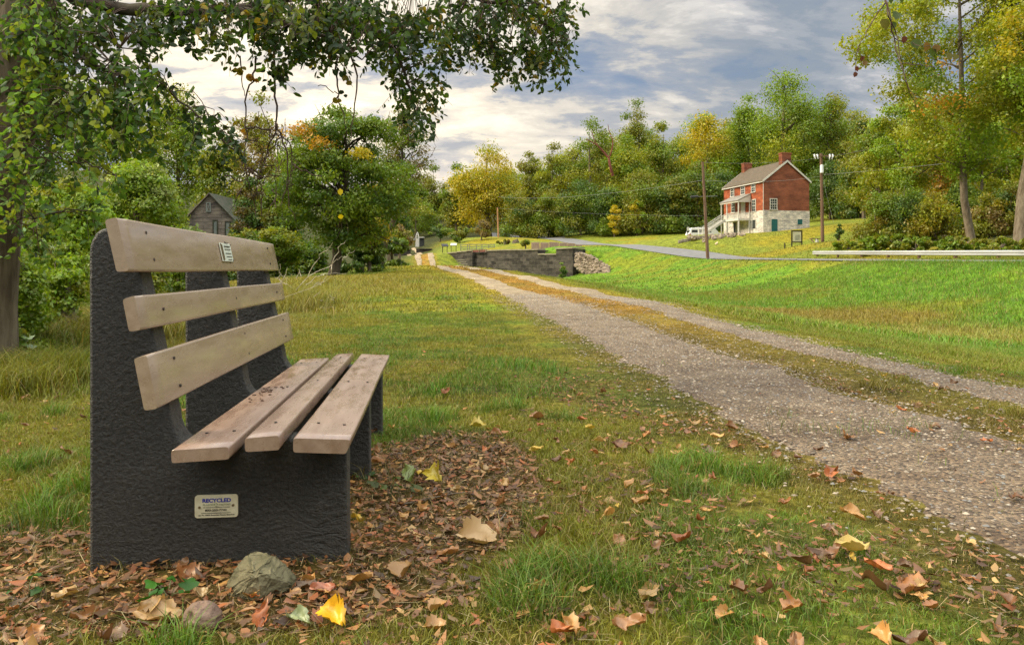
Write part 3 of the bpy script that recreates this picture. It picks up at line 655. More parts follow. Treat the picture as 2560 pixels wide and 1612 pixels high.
def slat(c4, name, mat, screws, kind):
    # end outline rounded; swept along the bench with a barely visible bow
    c = [Vector((s, 0, z)) for s, z in c4]; mb = MB(); n = 26; out = []
    r = .0075
    for i in range(4):
        p, a_, b_ = c[i], c[i - 1], c[(i + 1) % 4]
        da, db = (a_ - p).normalized(), (b_ - p).normalized()
        for f in (0, .5, 1):
            out.append(p + da * r * (1 - f) + db * r * f - (da + db) * r * .29 * (f == .5) * 1.0 + (da + db) * r * .0)
    m = len(out); rings = []
    for k in range(n + 1):
        f = k / n; t = T0 + (T1 - T0) * f
        sh = 0 if 0 < k < n else .985
        cen = sum(out, Vector()) / m
        wob = .0016 * math.sin(f * 9 + c[0].x * 20)
        rings.append([((o_ - cen) * (sh or 1) + cen) + Vector((wob, t + (.003 if k == 0 else (-.003 if k == n else 0)) * 0, wob * .6)) for o_ in out])
    V = [v for rg in rings for v in rg]; Fs = []
    for k in range(n):
        for i in range(m): Fs.append((k * m + i, k * m + (i + 1) % m, (k + 1) * m + (i + 1) % m, (k + 1) * m + i))
    Fs.append(tuple(range(m))); Fs.append(tuple(n * m + i for i in range(m - 1, -1, -1)))
    mb.add(V, Fs); o = mb.build(name, mat, bench, smooth=True)
    for p_ in o.data.polygons:
        if len(p_.vertices) > 4: p_.use_smooth = False
    # dark discs stand for shade in the recessed screw holes, on the sitter's face
    if kind == 'back': A0, A1 = c[1], c[2]           # top -> bottom of front face
    else: A0, A1 = c[0], c[1]                        # rear -> front of top face
    nrm = Vector(((A1 - A0).z, 0, -(A1 - A0).x)).normalized()
    if kind == 'back' and nrm.x < 0: nrm = -nrm
    if kind == 'seat' and nrm.z < 0: nrm = -nrm
    for t in SUP:
        for f in screws:
            pt = A0.lerp(A1, f) + Vector((0, t + .05 + rng.normal() * .006, 0)) + nrm * .0022
            s = MB(); along = (A1 - A0).normalized()
            s.tube([pt - nrm * .004, pt + nrm * .0006], .0046, 10)
            k = s.build('screw', M['screwhole'], o)
    return o
b0 = slat(back[0], 'back_slat', M['slat'], (.22, .76), 'back')
slat(back[1], 'back_slat', M['slat'], (.5,), 'back')
slat(back[2], 'back_slat', M['slat'], (.22, .78), 'back')
for k, c4 in enumerate(seat): slat(c4, 'seat_slat', M['seatslat'], (.25, .75) if k != 1 else (.5,), 'seat')
# little engraved plaque on the top slat
c = [Vector((s, 0, z)) for s, z in back[0]]; ft, fb = c[1], c[2]; nr = Vector(((fb - ft).z, 0, -(fb - ft).x)).normalized(); nr = nr if nr.x > 0 else -nr
up = (ft - fb).normalized(); t_c = .875
def on_slat(t, f, d): return fb.lerp(ft, f) + Vector((0, t, 0)) + nr * d
Q3 = Matrix((Vector((0, 1, 0)), up, Vector((0, 1, 0)).cross(up))).transposed()
mb = MB(); mb.box(on_slat(t_c, .5, .004), (.155, .074, .005), M=Q3); plq = mb.build('plaque', M['platewhite'], b0, bevel=.0015)
mb = MB(); mb.box(on_slat(t_c - .0632, .5, .0072), (.026, .062, .0014), M=Q3); mb.build('emblem', M['tarnish'], plq)
mb = MB()
for f, wd, off in ((.76, .045, .02), (.66, .085, .014), (.58, .085, .016), (.47, .08, .018), (.38, .075, .02), (.3, .055, .026)):
    mb.box(on_slat(t_c + off, f, .0074), (wd, .0028 if wd < .085 or f < .6 else .005, .0012), M=Q3)
mb.build('engraving', M['ink_dark'], plq)
for a_ in (-.072, .072):
    for f in (.28, .72): mb = MB(); mb.tube([on_slat(t_c + a_, f, .006), on_slat(t_c + a_, f, .0085)], .003, 8); mb.build('plaque_pin', M['ink_dark'], plq)

# maker's plate on the near panel
def text_obj(body, w_, loc, mat, parent, bold=0, h=None):
    cu = bpy.data.curves.new('t', 'FONT'); cu.body = body; cu.size = 1; cu.align_x = 'CENTER'; cu.align_y = 'CENTER'; cu.offset = bold; cu.extrude = .02
    o = bpy.data.objects.new('t', cu); COL.objects.link(o); dg = bpy.context.evaluated_depsgraph_get(); dg.update()
    me = bpy.data.meshes.new_from_object(o.evaluated_get(dg)); bpy.data.objects.remove(o)
    v = np.zeros(len(me.vertices) * 3, np.float32); me.vertices.foreach_get('co', v); v = v.reshape(-1, 3)
    lo, hi = v.min(0), v.max(0); s = w_ / (hi[0] - lo[0]); sy = s if h is None else h / (hi[1] - lo[1])
    W = np.stack([(v[:, 0] - (lo[0] + hi[0]) / 2) * s, -v[:, 2] * .02, (v[:, 1] - (lo[1] + hi[1]) / 2) * sy], -1) + np.array(loc)
    me.vertices.foreach_set('co', W.astype(np.float32).ravel()); me.materials.clear()
    return link('lettering', me, mat, parent)
s0, z1 = bsz(488, 1237, 0); s1, z0 = bsz(595.7, 1290, 0); pw, ph = s1 - s0, z1 - z0; pcx, pcz = (s0 + s1) / 2, (z0 + z1) / 2
mb = MB(); r = .008; pts = []
for cx_, cz_, a0 in ((s1 - r, z1 - r, 0), (s0 + r, z1 - r, 90), (s0 + r, z0 + r, 180), (s1 - r, z0 + r, 270)):
    for k in range(5): pts.append((cx_ + r * math.cos(R(a0 + k * 22.5)), cz_ + r * math.sin(R(a0 + k * 22.5))))
mb.prism(pts, -.0045, .002); plate = mb.build('name_plate', M['plate'], bench); plate['label'] = 'cream rounded metal plate with blue and black printing'
yy = -.0052
pp = lambda fx, fz: (s0 + pw * fx, yy, z1 - ph * fz)
text_obj('RECYCLED', pw * .66, pp(.51, .235), M['ink_blue'], plate, .035, ph * .175)
text_obj('PLASTIC', pw * .25, pp(.315, .425), M['ink_green'], plate, .0, ph * .075)
text_obj('FACTORY', pw * .26, pp(.70, .425), M['ink_green'], plate, .0, ph * .075)
mb = MB()
for k in range(3):
    a0 = R(90 + 120 * k); cx_, cz_ = s0 + pw * .49, z1 - ph * .43
    arc = [(cx_ + .0042 * math.cos(a0 - j * R(22)), yy, cz_ + .0042 * math.sin(a0 - j * R(22))) for j in range(5)]
    mb.tube(arc, [.0008, .0009, .0010, .0016, .0003], 6)
mb.build('recycling_arrows', M['ink_green'], plate)
text_obj('197 Park Drive, Englewood, FL 34223', pw * .62, pp(.50, .545), M['ink_dark'], plate, 0, ph * .045)
text_obj('800-253-7742', pw * .50, pp(.49, .665), M['ink_dark'], plate, .02, ph * .09)
text_obj('www.recycledplasticfactory.com', pw * .68, pp(.49, .79), M['ink_dark'], plate, .01, ph * .05)
text_obj('Up To 100% Recycled Plastic Benches', pw * .84, pp(.50, .885), M['ink_dark'], plate, .01, ph * .07)
for fx, fz in ((.11, .53), (.89, .47)):
    mb = MB(); x_, _, z_ = pp(fx, fz); mb.tube([(x_, -.004, z_), (x_, -.0065, z_)], .0036, 10); mb.build('plate_screw', M['tarnish'], plate)
# debris on the seat
mb = MB()
for k in range(26):
    f = .12 + .6 * rng.random(); t = .55 + .35 * rng.random(); s_ = seat[0][0][0] + (seat[0][1][0] - seat[0][0][0]) * f; z_ = seat[0][0][1] + (seat[0][1][1] - seat[0][0][1]) * f
    L_ = .004 + .012 * rng.random() ** 2; a_ = rng.random() * 3
    mb.box((s_, t, z_ + .0025), (L_, L_ * (.35 + .5 * rng.random()), .003), rz=a_)
d = mb.build('seat_debris', M['litter'] if False else solid('debris', (.06, .03, .02), (.12, .07, .04), 50, .9)); d.location = bench.location; d.rotation_euler = bench.rotation_euler
tag(d, 'small dark crumbs of leaf scattered on the rear seat slat', 'debris', kind='stuff')

# ------------------------------------------------------------------ the stone, the puffball, weeds
M['rock'] = solid('rock', (.075, .068, .032), (.17, .15, .085), 12, .85, .7, 40, .3)
M['rockgrey'] = solid('rockgrey', (.20, .18, .155), (.40, .36, .31), 4, .9, .8, 16, .2)
def hull(pts, name, mat, parent=None, sub=0, jit=0, bev=.0):
    bm = bmesh.new()
    for p in pts: bm.verts.new(p)
    r_ = bmesh.ops.convex_hull(bm, input=bm.verts[:]); bmesh.ops.delete(bm, geom=[g for g in r_['geom_interior'] if isinstance(g, bmesh.types.BMVert)], context='VERTS')
    if bev: bmesh.ops.bevel(bm, geom=bm.edges[:], offset=bev, segments=1, affect='EDGES', clamp_overlap=True)
    if sub: bmesh.ops.subdivide_edges(bm, edges=bm.edges[:], cuts=sub, use_grid_fill=True)
    bmesh.ops.triangulate(bm, faces=bm.faces[:])
    if jit:
        for v in bm.verts: v.co += Vector(rng.normal(size=3)) * jit
    bmesh.ops.recalc_face_normals(bm, faces=bm.faces[:])
    me = bpy.data.meshes.new(name); bm.to_mesh(me); bm.free(); return link(name, me, mat, parent)
Yr = 2.02
def rp_(a, b, dy=0): v = P(a, b, Yr + dy); return v
pts = [rp_(573, 1448, .03), (rp_(560, 1485, -.02)), rp_(618, 1385, .02), rp_(640, 1378, .05), rp_(685, 1386, .01), rp_(712, 1412, .0), rp_(590, 1418, .0), rp_(741, 1440, .03), rp_(735, 1462, -.02), rp_(600, 1495, -.05), rp_(655, 1500, -.07), rp_(705, 1488, -.03), rp_(640, 1432, -.07), rp_(680, 1440, -.06),
       rp_(600, 1420, .12), rp_(700, 1440, .13), rp_(640, 1390, .12), rp_(572, 1500, .06), rp_(735, 1495, .08), rp_(650, 1510, .1)]
rk = hull(pts, 'rock', M['rock'], None, 3, .0016, .005); tag(rk, 'angular mossy grey-brown stone leaning before the near bench panel', 'rock')
pb = P(505, 1560, 1.80); R_ = 44 / F * 1.8
bm = bmesh.new(); bmesh.ops.create_icosphere(bm, subdivisions=4, radius=R_)
for v in bm.verts:
    d_ = v.co.normalized(); f = 1 + .05 * math.sin(7 * math.atan2(d_.y, d_.x)) * (1 - d_.z) + .03 * math.sin(13 * d_.z + 5 * d_.x)
    v.co = Vector((v.co.x * 1.06 * f, v.co.y * f, v.co.z * .92 * f))
    dd = (d_ - Vector((-.45, -.75, .48)).normalized()).length
    if dd < .33: v.co *= .62 + .38 * (dd / .33) ** 2
    dd = (d_ - Vector((0, -.25, .97)).normalized()).length
    if dd < .22: v.co *= .85
me = bpy.data.meshes.new('puffball'); bm.to_mesh(me); bm.free()
for p in me.polygons: p.use_smooth = True
o = link('puffball', me, solid('puff', (.13, .075, .05), (.24, .16, .11), 9, .75, .7, 60)); o.location = (pb.x, pb.y, H(pb.x, pb.y) + R_ * .72)
tag(o, 'round wrinkled brown puffball split by a dark hole among leaves', 'mushroom')

def weed(name, loc, leaves, col, label, cat, hstem=.05, spread=.05, lsz=.03, stem_col=None, lobed=True):
    e = empty(name, loc, 0, label, cat)
    mb = MB()
    for k in range(leaves):
        a = k / leaves * 6.28 + rng.random(); r_ = spread * (.4 + .8 * rng.random()); h_ = hstem * (.6 + .7 * rng.random())
        tip = Vector((r_ * math.cos(a), r_ * math.sin(a), h_)); mb.tube([(0, 0, -.01), (tip.x * .4, tip.y * .4, h_ * .7), tip], .0011 * max(1, lsz / .03), 5)
        m = 16; s_ = lsz * (.6 + .6 * rng.random()); tilt = Matrix.Rotation(a, 3, 'Z') @ Matrix.Rotation(.5 * rng.random() - .1, 3, 'Y') @ Matrix.Rotation(rng.normal() * .3, 3, 'X')
        ring = [Vector((s_ * .35, 0, -.05 * s_))]
        for j in range(m):
            t_ = -math.pi + 2 * math.pi * (j + .5) / m
            rr = s_ * (.8 + .2 * math.cos(t_) + (.14 * math.cos(5 * t_) if lobed else 0) + .05 * rng.normal()) * (.25 if abs(t_) > 2.9 else 1); ring.append(Vector((rr * math.cos(t_) + s_ * .3, rr * math.sin(t_) * .75, .2 * s_ * math.cos(2 * t_) + rng.normal() * s_ * .05)))
        np_mesh('leaf', [tuple(tilt @ p + tip) for p in ring], np.array([(0, 1 + j, 1 + (j + 1) % m) for j in range(m)]), M['weedleaf'], e, np.array([np.array(col) * (.6 + .6 * rng.random())] * (m + 1)), smooth=True)
    mb.build('stem', M['stem'], e)
    return e
M['weedleaf'] = leafy('weedleaf', .3, .02, .5)
M['stem'] = solid('stem', (.07, .10, .03), (.12, .14, .05), 20, .7)
g = P(405, 1500, 1.9); weed('weed', (g.x, 1.93, 0), 7, (.04, .13, .015), 'fresh bright green lobed weed among brown leaves left of the stone', 'weed', .045, .05, .028)
g = P(420, 1530, 1.85); weed('weed', (px(70, 1.98), 1.98, 0), 4, (.035, .09, .015), 'small dark green clover weed by the bottom left corner', 'weed', .03, .04, .02)
g = G(975, 2.86); e = weed('weed', tuple(g), 6, (.09, .11, .025), 'broad-leaved dull green weed on the bare patch beside the bench front', 'weed', .05, .07, .03, lobed=False)
g = G(1040, 2.9); weed('weed', tuple(G(905, 3.05)), 7, (.045, .10, .015), 'small leafy weed at the foot of the middle black panel', 'weed', .03, .06, .018)

# ------------------------------------------------------------------ fallen leaves one by one
M['deadleaf'] = leafy('deadleaf', .14, .05, .45, objcol=True)
def leaf_mesh(k):
    """a curled dry leaf: pointed oval blade with folded midrib, ragged edge, rolled rim"""
    r = np.random.default_rng(100 + k); nl, nw = 13, 7
    u = np.linspace(0, 1, nl)[:, None]; v = np.linspace(-1, 1, nw)[None]
    tooth = 1 + r.uniform(.03, .14) * np.where(np.arange(nl)[:, None] % 2 == 0, -1, 1) * (np.abs(v) > .9) + .10 * (r.random((nl, nw)) - .5)
    if k % 6 == 0: tooth = tooth * (1 + .38 * np.cos(u * 3 * 6.283 + .8) * (np.abs(v) > .5))
    wprof = (np.sin(np.pi * np.clip(u, .01, .99) ** (.7 + .4 * r.random())) ** .75) * r.uniform(.22, .46) * tooth
    x_ = u + 0 * v + .05 * r.normal(size=(nl, nw)) * np.abs(v); y_ = wprof * v + .10 * np.sin(u * r.uniform(2, 5))
    curl = r.uniform(.1, 1.3); fold = r.uniform(-.2, .45)
    z_ = fold * np.abs(wprof * v) + curl * .35 * (np.abs(x_ - .5) ** 2) * 1.5 + .10 * np.sin(r.uniform(4, 9) * u + r.uniform(1, 5) * v + r.random() * 6)
    z_ = z_ + r.uniform(.1, .9) * np.clip(np.abs(v) - .45, 0, 1) ** 1.2 * wprof * 1.3 + .014 * r.normal(size=(nl, nw))
    tw_ = r.uniform(-.9, .9) * (u - .5); y0 = y_.copy(); y_, z_ = y0 * np.cos(tw_) - z_ * np.sin(tw_), y0 * np.sin(tw_) + z_ * np.cos(tw_)
    z_ -= z_.min()
    V = np.stack([x_ - .5, y_, z_], -1).reshape(-1, 3)
    i = np.arange(nl * nw).reshape(nl, nw)
    q = np.stack([i[:-1, :-1], i[:-1, 1:], i[1:, 1:], i[1:, :-1]], -1).reshape(-1, 4)
    o = np_mesh('fallen_leaf', V, q, M['deadleaf'], smooth=True); me = o.data; bpy.data.objects.remove(o)
    return me
LM = [leaf_mesh(k) for k in range(20)]
def leaf(x, y, s, col, rz, tx=0, ty=0, mesh=None, lift=0, label=None, group=None):
    o = bpy.data.objects.new('fallen_leaf', LM[mesh if mesh is not None else rng.integers(0, 20)]); COL.objects.link(o)
    o.location = (x, y, H(x, y) + .006 + lift); o.scale = (s, s, s); o.rotation_euler = (tx, ty, rz); o.color = (*col, 1)
    return tag(o, label or 'dry curled brown leaf fallen on the ground round the bench', 'leaf', group)
GL = 'fallen brown leaves on the grass'
leaf(px(2124, 2.19), 2.19, .098, (.48, .35, .10), --.05, .1, .15, 3, .03, 'long pale yellow leaf lying on the bright grass tuft at right')
leaf(px(833, 1.80), 1.80, .082, (.66, .36, .012), -.7, .5, .2, 1, .02, 'vivid golden yellow leaf at the bottom edge right of the puffball')
leaf(px(750, 1.80), 1.80, .066, (.22, .25, .12), -.3, .35, 0, 5, .015, 'pale grey-green leaf just left of the vivid yellow one')
leaf(px(808, 1.98), 1.98, .066, (.36, .13, .07), .1, .4, 0, 2, .01, 'reddish pink leaf on the ground right of the mossy stone')
leaf(px(398, 1.83), 1.83, .105, (.36, .21, .08), .1, .3, .1, 7, .012, 'broad tan leaf lying flat just behind the puffball')
leaf(px(1022, 3.0), 3.0, .085, (.14, .17, .03), -1.1, .6, .4, 4, .03, 'green leaf with a yellow rim propped on the bare patch')
leaf(px(1082, 2.98), 2.98, .085, (.42, .32, .03), -.6, .7, .3, 6, .03, 'yellow-green leaf curling over the bare patch')
leaf(px(1195, 3.98), 3.98, .085, (.42, .32, .05), .1, .3, 0, 0, .02, 'lone yellow leaf at the far end of the bare patch')
leaf(px(1190, 2.33), 2.33, .12, (.42, .27, .12), .15, .4, .1, 8, .01, 'large pale tan leaf at the near end of the bare patch')
cnt = 0
while cnt < 285:
    y = float((1.55 ** 1.25 + rng.random() * (6.0 ** 1.25 - 1.55 ** 1.25)) ** (1 / 1.25)); x = (rng.random() * 2 - 1) * (.69 * y + .05)
    a1, a2 = np.array([x]), np.array([y]); L_ = litter(a1, a2)[0]
    if under_bench(a1, a2, .015)[0]: continue
    if on_track(a1, a2)[0] and rng.random() < .93: continue
    pr = max(L_ * .8, .16 + .5 * (x > -.3) * (y < 4))
    if y > 4.2: pr *= .4
    if rng.random() > pr: continue
    cnt += 1
    c_ = LEAFCOL[rng.integers(0, 8)] * (.8 + .75 * rng.random())
    if rng.random() < .025: c_ = np.array((.5, .33, .05))
    leaf(x, y, .03 + .05 * rng.random() ** 1.3, tuple(c_), rng.random() * 6.28, rng.normal() * .28, rng.normal() * .2, lift=.002 + .014 * rng.random() + .004 * (L_ < .3), group=GL)
# a few fallen twigs
def stick(a, b, y0, y1, r, label):
    p, q_ = G(a, y0, .012), G(b, y1, .02); m = (p + q_) / 2 + Vector((.01, .015, .006))
    mb = MB(); mb.tube([p, m, q_], [r, r * .8, r * .5], 6); tag(mb.build('twig', M['bark']), label, 'twig')
stick(1210, 1265, 2.36, 2.6, .0035, 'thin pale brown stick across the near end of the bare patch')
stick(1010, 1230, 2.72, 2.87, .0026, 'long dark twig lying across the middle of the bare patch')
# ================================================================== BRICK HOUSE
def brick_mat(name, c1, c2, mortar, sx, sy, coord='Object', off=(0, 0, 0), bump=.3, ms=.02, big=None):
    m, nt, N, L = new_mat(name)
    out = N('ShaderNodeOutputMaterial'); b = N('ShaderNodeBsdfPrincipled'); L(b.outputs[0], out.inputs[0]); b.inputs['Roughness'].default_value = .9; b.inputs['Specular IOR Level'].default_value = .2
    tc = N('ShaderNodeTexCoord'); sp = N('ShaderNodeSeparateXYZ'); L(tc.outputs['Object'], sp.inputs[0])
    ad = N('ShaderNodeMath'); L(sp.outputs[0], ad.inputs[0]); L(sp.outputs[1], ad.inputs[1])
    cb = N('ShaderNodeCombineXYZ'); L(ad.outputs[0], cb.inputs[0]); L(sp.outputs[2], cb.inputs[1])
    # wobble the joints a little
    wn = N('ShaderNodeTexNoise'); wn.inputs['Scale'].default_value = 1.5; L(tc.outputs['Object'], wn.inputs[0])
    sc = N('ShaderNodeVectorMath'); sc.operation = 'SCALE'; sc.inputs['Scale'].default_value = .3 * (sy > .2); L(wn.outputs['Color'], sc.inputs[0])
    av = N('ShaderNodeVectorMath'); av.operation = 'ADD'; L(cb.outputs[0], av.inputs[0]); L(sc.outputs[0], av.inputs[1])
    k = N('ShaderNodeTexBrick'); L(av.outputs[0], k.inputs['Vector']); k.inputs['Scale'].default_value = 1; k.inputs['Brick Width'].default_value = sx; k.inputs['Row Height'].default_value = sy
    k.inputs['Mortar Size'].default_value = ms; k.inputs['Color1'].default_value = (*c1, 1); k.inputs['Color2'].default_value = (*c2, 1); k.inputs['Mortar'].default_value = (*mortar, 1)
    n = N('ShaderNodeTexNoise'); n.inputs['Scale'].default_value = big or .8; n.inputs['Detail'].default_value = 8; n.inputs['Roughness'].default_value = .7
    mp = N('ShaderNodeMapping'); mp.inputs['Scale'].default_value = (.7, .7, 1.6); L(tc.outputs['Object'], mp.inputs[0]); L(mp.outputs[0], n.inputs[0])
    r = N('ShaderNodeValToRGB'); r.color_ramp.elements[0].position = .34; r.color_ramp.elements[0].color = (.45, .45, .5, 1); r.color_ramp.elements[1].position = .64; r.color_ramp.elements[1].color = (1.35, 1.28, 1.2, 1); L(n.outputs['Fac'], r.inputs[0])
    mx = N('ShaderNodeMix'); mx.data_type = 'RGBA'; mx.blend_type = 'MULTIPLY'; mx.inputs[0].default_value = 1; L(k.outputs['Color'], mx.inputs[6]); L(r.outputs[0], mx.inputs[7])
    L(mx.outputs[2], b.inputs['Base Color'])
    bp = N('ShaderNodeBump'); bp.inputs['Strength'].default_value = bump; bp.inputs['Distance'].default_value = .05; bp.invert = True
    ad2 = N('ShaderNodeMath'); ad2.operation = 'SUBTRACT'; L(k.outputs['Fac'], ad2.inputs[0]); L(n.outputs['Fac'], ad2.inputs[1]); L(ad2.outputs[0], bp.inputs['Height']); L(bp.outputs[0], b.inputs['Normal'])
    return m
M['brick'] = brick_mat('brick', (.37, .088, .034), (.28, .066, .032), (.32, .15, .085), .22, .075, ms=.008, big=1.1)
M['brickgable'] = brick_mat('brickgable', (.27, .085, .042), (.20, .062, .036), (.23, .12, .08), .22, .075, ms=.008, big=.55)  # darker copy of the front brick: the gable's shade is put into the colour
M['whitestone'] = brick_mat('whitestone', (.68, .66, .60), (.58, .56, .51), (.40, .38, .34), .6, .22, ms=.02, big=1.4)
M['paint'] = solid('paint', (.52, .50, .45), (.62, .60, .55), 3, .6)
M['porchroof'] = solid('porchroof', (.17, .155, .13), (.23, .21, .175), 2, .8)
M['shingle'] = solid('shingle', (.072, .052, .030), (.115, .085, .052), 2.2, .9, .6, 14, stretch=(1, 1, 4))
M['teal'] = solid('teal', (.012, .095, .10), (.02, .13, .13), 3, .5)
M['glassdark'] = solid('glassdark', (.02, .025, .03), (.06, .07, .075), 1.2, .12, spec=.8)
M['darkgap'] = solid('darkgap', (.03, .035, .035), (.05, .05, .05), 3, .7)
M['shadeinside'] = solid('shadeinside', (.40, .35, .28), (.50, .45, .36), 3, .8)

C0 = Vector((34.8, 105.0, 0)); FD = Vector((-2.6, 10.3, 0)).normalized(); GD = Vector((FD.y, -FD.x, 0))   # along the front wall / along the gable
OUT = -GD                                                                                              # out of the front wall
house = empty('brick_house', (C0.x, C0.y, 5.5), math.atan2(GD.y, GD.x), 'red brick two-storey house on a whitewashed stone basement with a white porch', 'house')
def hloc(u, o, z): return (o, u, z - 5.5)            # local: x along gable (into the house), y along front wall, z up
def ray_front(a, b, out=0.0):
    """pixel -> (u along the front plane pushed out by out, z)"""
    o = C0 + OUT * out; k = (a - CX) / F
    u = (k * o.y - o.x) / (FD.x - k * FD.y); Yv = o.y + FD.y * u
    return u, EYE + (HY - b) / F * Yv
def ray_gable(a, b):
    k = (a - CX) / F; u = (k * C0.y - C0.x) / (GD.x - k * GD.y); Yv = C0.y + GD.y * u
    return u, EYE + (HY - b) / F * Yv
LEN = ray_front(1810, 469)[0]; WID = ray_gable(2023, 446)[0]; ZE = 13.15; ZA = 15.85; ZB = 9.0
print('house', LEN, WID)
# walls: brick shell
mb = MB()
gab = [(0, ZB - 5.5), (WID, ZB - 5.5), (WID, ZE - 5.5), (WID / 2, ZA - 5.5), (0, ZE - 5.5)]
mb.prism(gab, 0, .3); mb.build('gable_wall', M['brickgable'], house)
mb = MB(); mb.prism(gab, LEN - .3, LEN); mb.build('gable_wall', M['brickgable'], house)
mb = MB(); mb.box((.16, LEN / 2, (ZB + ZE) / 2 - 5.5), (.3, LEN - .64, ZE - ZB - .02)); mb.box((WID - .16, LEN / 2, (ZB + ZE) / 2 - 5.5), (.3, LEN - .64, ZE - ZB - .02))
mb.box((-.005, LEN / 2, (ZB + ZE) / 2 - 5.5), (.03, LEN + .01, ZE - ZB - .01)); mb.build('front_wall', M['brick'], house)
mb = MB(); mb.box((WID / 2, LEN / 2, (ZB + 3.2) / 2 - 5.5), (WID + .08, LEN + .08, ZB - 3.2)); mb.build('basement_wall', M['whitestone'], house)
# roof: two slabs with white bargeboards
ov, rt = .22, .12
sl = math.atan2(ZA - ZE, WID / 2); rl = math.hypot(WID / 2, ZA - ZE) + .3
roof = MB()
for sgn in (-1, 1):
    pr = [(WID / 2, ZA - 5.5 + .02), (WID / 2 + sgn * (WID / 2 + .25), ZE - 5.5 - .25 * math.tan(sl) + .02), (WID / 2 + sgn * (WID / 2 + .25), ZE - 5.5 - .25 * math.tan(sl) + .17), (WID / 2, ZA - 5.5 + .17)]
    roof.prism(pr if sgn > 0 else pr[::-1], -.15, LEN + .15)
roof = roof.build('roof', M['shingle'], house)
mb = MB()
for sgn in (-1, 1):
    for y0 in (-.19, LEN + .155):
        pr = [(WID / 2, ZA - 5.5 - .10), (WID / 2 + sgn * (WID / 2 + .25), ZE - 5.5 - .25 * math.tan(sl) - .10), (WID / 2 + sgn * (WID / 2 + .25), ZE - 5.5 - .25 * math.tan(sl) + .19), (WID / 2, ZA - 5.5 + .19)]
        mb.prism(pr, y0, y0 + .035)
mb.box((-.27, LEN / 2, ZE - 5.5 - .22), (.10, LEN + .3, .12)); mb.build('trim', M['paint'], house)
def chim(u, ztop, w_=1.25):
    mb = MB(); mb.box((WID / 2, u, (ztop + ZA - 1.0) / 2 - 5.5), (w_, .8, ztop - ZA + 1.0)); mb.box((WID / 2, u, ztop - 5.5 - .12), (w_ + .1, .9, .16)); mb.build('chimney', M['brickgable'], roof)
chim(.42, 17.1, 1.45); chim(LEN - .45, 17.0, 1.3)
def window(name, o0, o1, z0, z1, face, nx_=3, ny_=4, out=0.0, mat=None, shut=False):
    """framed sash on the front (face='f') or gable (face='g')"""
    fr = MB(); gl = MB(); bar = MB(); t = .10
    def bx(m_, a0, a1, c0, c1, d0, d1):
        if face == 'g': m_.box(((a0 + a1) / 2, -(d0 + d1) / 2, (c0 + c1) / 2 - 5.5), (a1 - a0, d1 - d0, c1 - c0))
        else: m_.box((-(d0 + d1) / 2, (a0 + a1) / 2, (c0 + c1) / 2 - 5.5), (d1 - d0, a1 - a0, c1 - c0))
    b0_ = .06 + out
    bx(fr, o0, o0 + t, z0, z1, .0, b0_ + .04); bx(fr, o1 - t, o1, z0, z1, .0, b0_ + .04); bx(fr, o0 + t, o1 - t, z1 - t, z1, .0, b0_ + .04)
    bx(fr, o0 - .06, o1 + .06, z0 - .1, z0, .0, b0_ + .08)
    e = fr.build(name, mat or M['paint'], house)
    bx(gl, o0 + t, o1 - t, z0, z1 - t, .01, b0_ - .01); gl.build('pane', M['glassdark'], e)
    zm = (z0 + z1 - t) / 2
    for k in range(1, nx_): x_ = o0 + t + (o1 - o0 - 2 * t) * k / nx_; bx(bar, x_ - .018, x_ + .018, z0, z1 - t, b0_ - .01, b0_ + .012)
    for k in range(1, ny_): z_ = z0 + (z1 - t - z0) * k / ny_; h_ = .04 if k * 2 == ny_ else .018; bx(bar, o0 + t, o1 - t, z_ - h_, z_ + h_, b0_ - .008, b0_ + .02)
    bar.build('glazing_bar', M['paint'], e)
    return e
def zc(f, a0, b0_, a1, b1): u0, z1 = f(a0, b0_); u1, z0 = f(a1, b1); return min(u0, u1), max(u0, u1), z0, z1
u0, u1, z0, z1 = zc(ray_gable, 1924, 496, 1942.5, 523.5); window('window', u0, u1, z0, z1, 'g', 3, 4)
for a0, b0_, a1, b1 in ((1879, 456, 1889.5, 479), (1852.8, 462, 1863.5, 484.5), (1827, 467.5, 1836.5, 490)):
    u0, u1, z0, z1 = zc(ray_front, a0, b0_, a1, b1); window('window', u0, u1, z0, z1, 'f', 2, 4)
u0, u1, z0, z1 = zc(ray_front, 1880.5, 499, 1890.5, 528); window('window', u0, u1, z0, z1, 'f', 2, 4)
u0, u1, z0, z1 = zc(ray_front, 1829, 505, 1838.5, 530); window('window', u0, u1, z0, z1, 'f', 2, 4)
def doorbox(name, u0, u1, z0, z1, face, mat, label=None, frame=M['paint']):
    mb = MB(); t = .09
    def bx(m_, a0, a1, c0, c1, d):
        if face == 'g': m_.box(((a0 + a1) / 2, -.05 - d / 2, (c0 + c1) / 2 - 5.5), (a1 - a0, d, c1 - c0))
        else: m_.box((-.05 - d / 2, (a0 + a1) / 2, (c0 + c1) / 2 - 5.5), (d, a1 - a0, c1 - c0))
    bx(mb, u0, u1, z0, z1, .035); n_ = 4
    for k in range(n_): a_ = u0 + (u1 - u0) * (k + .5) / n_; bx(mb, a_ - (u1 - u0) / n_ * .42, a_ + (u1 - u0) / n_ * .42, z0 + .05, z1 - .05, .05)
    o = mb.build(name, mat, house)
    f = MB(); bx(f, u0 - t, u0 - .004, z0, z1 + t, .075); bx(f, u1 + .004, u1 + t, z0, z1 + t, .075); bx(f, u0 - .003, u1 + .003, z1 + .004, z1 + t, .075); f.build('door_frame', frame, o)
    if label: o['label'] = label
    return o
u0, u1, z0, z1 = zc(ray_gable, 1927.4, 548, 1943, 583); dd = doorbox('door', u0, u1, z0, z1, 'g', M['teal'], 'dark teal plank door')
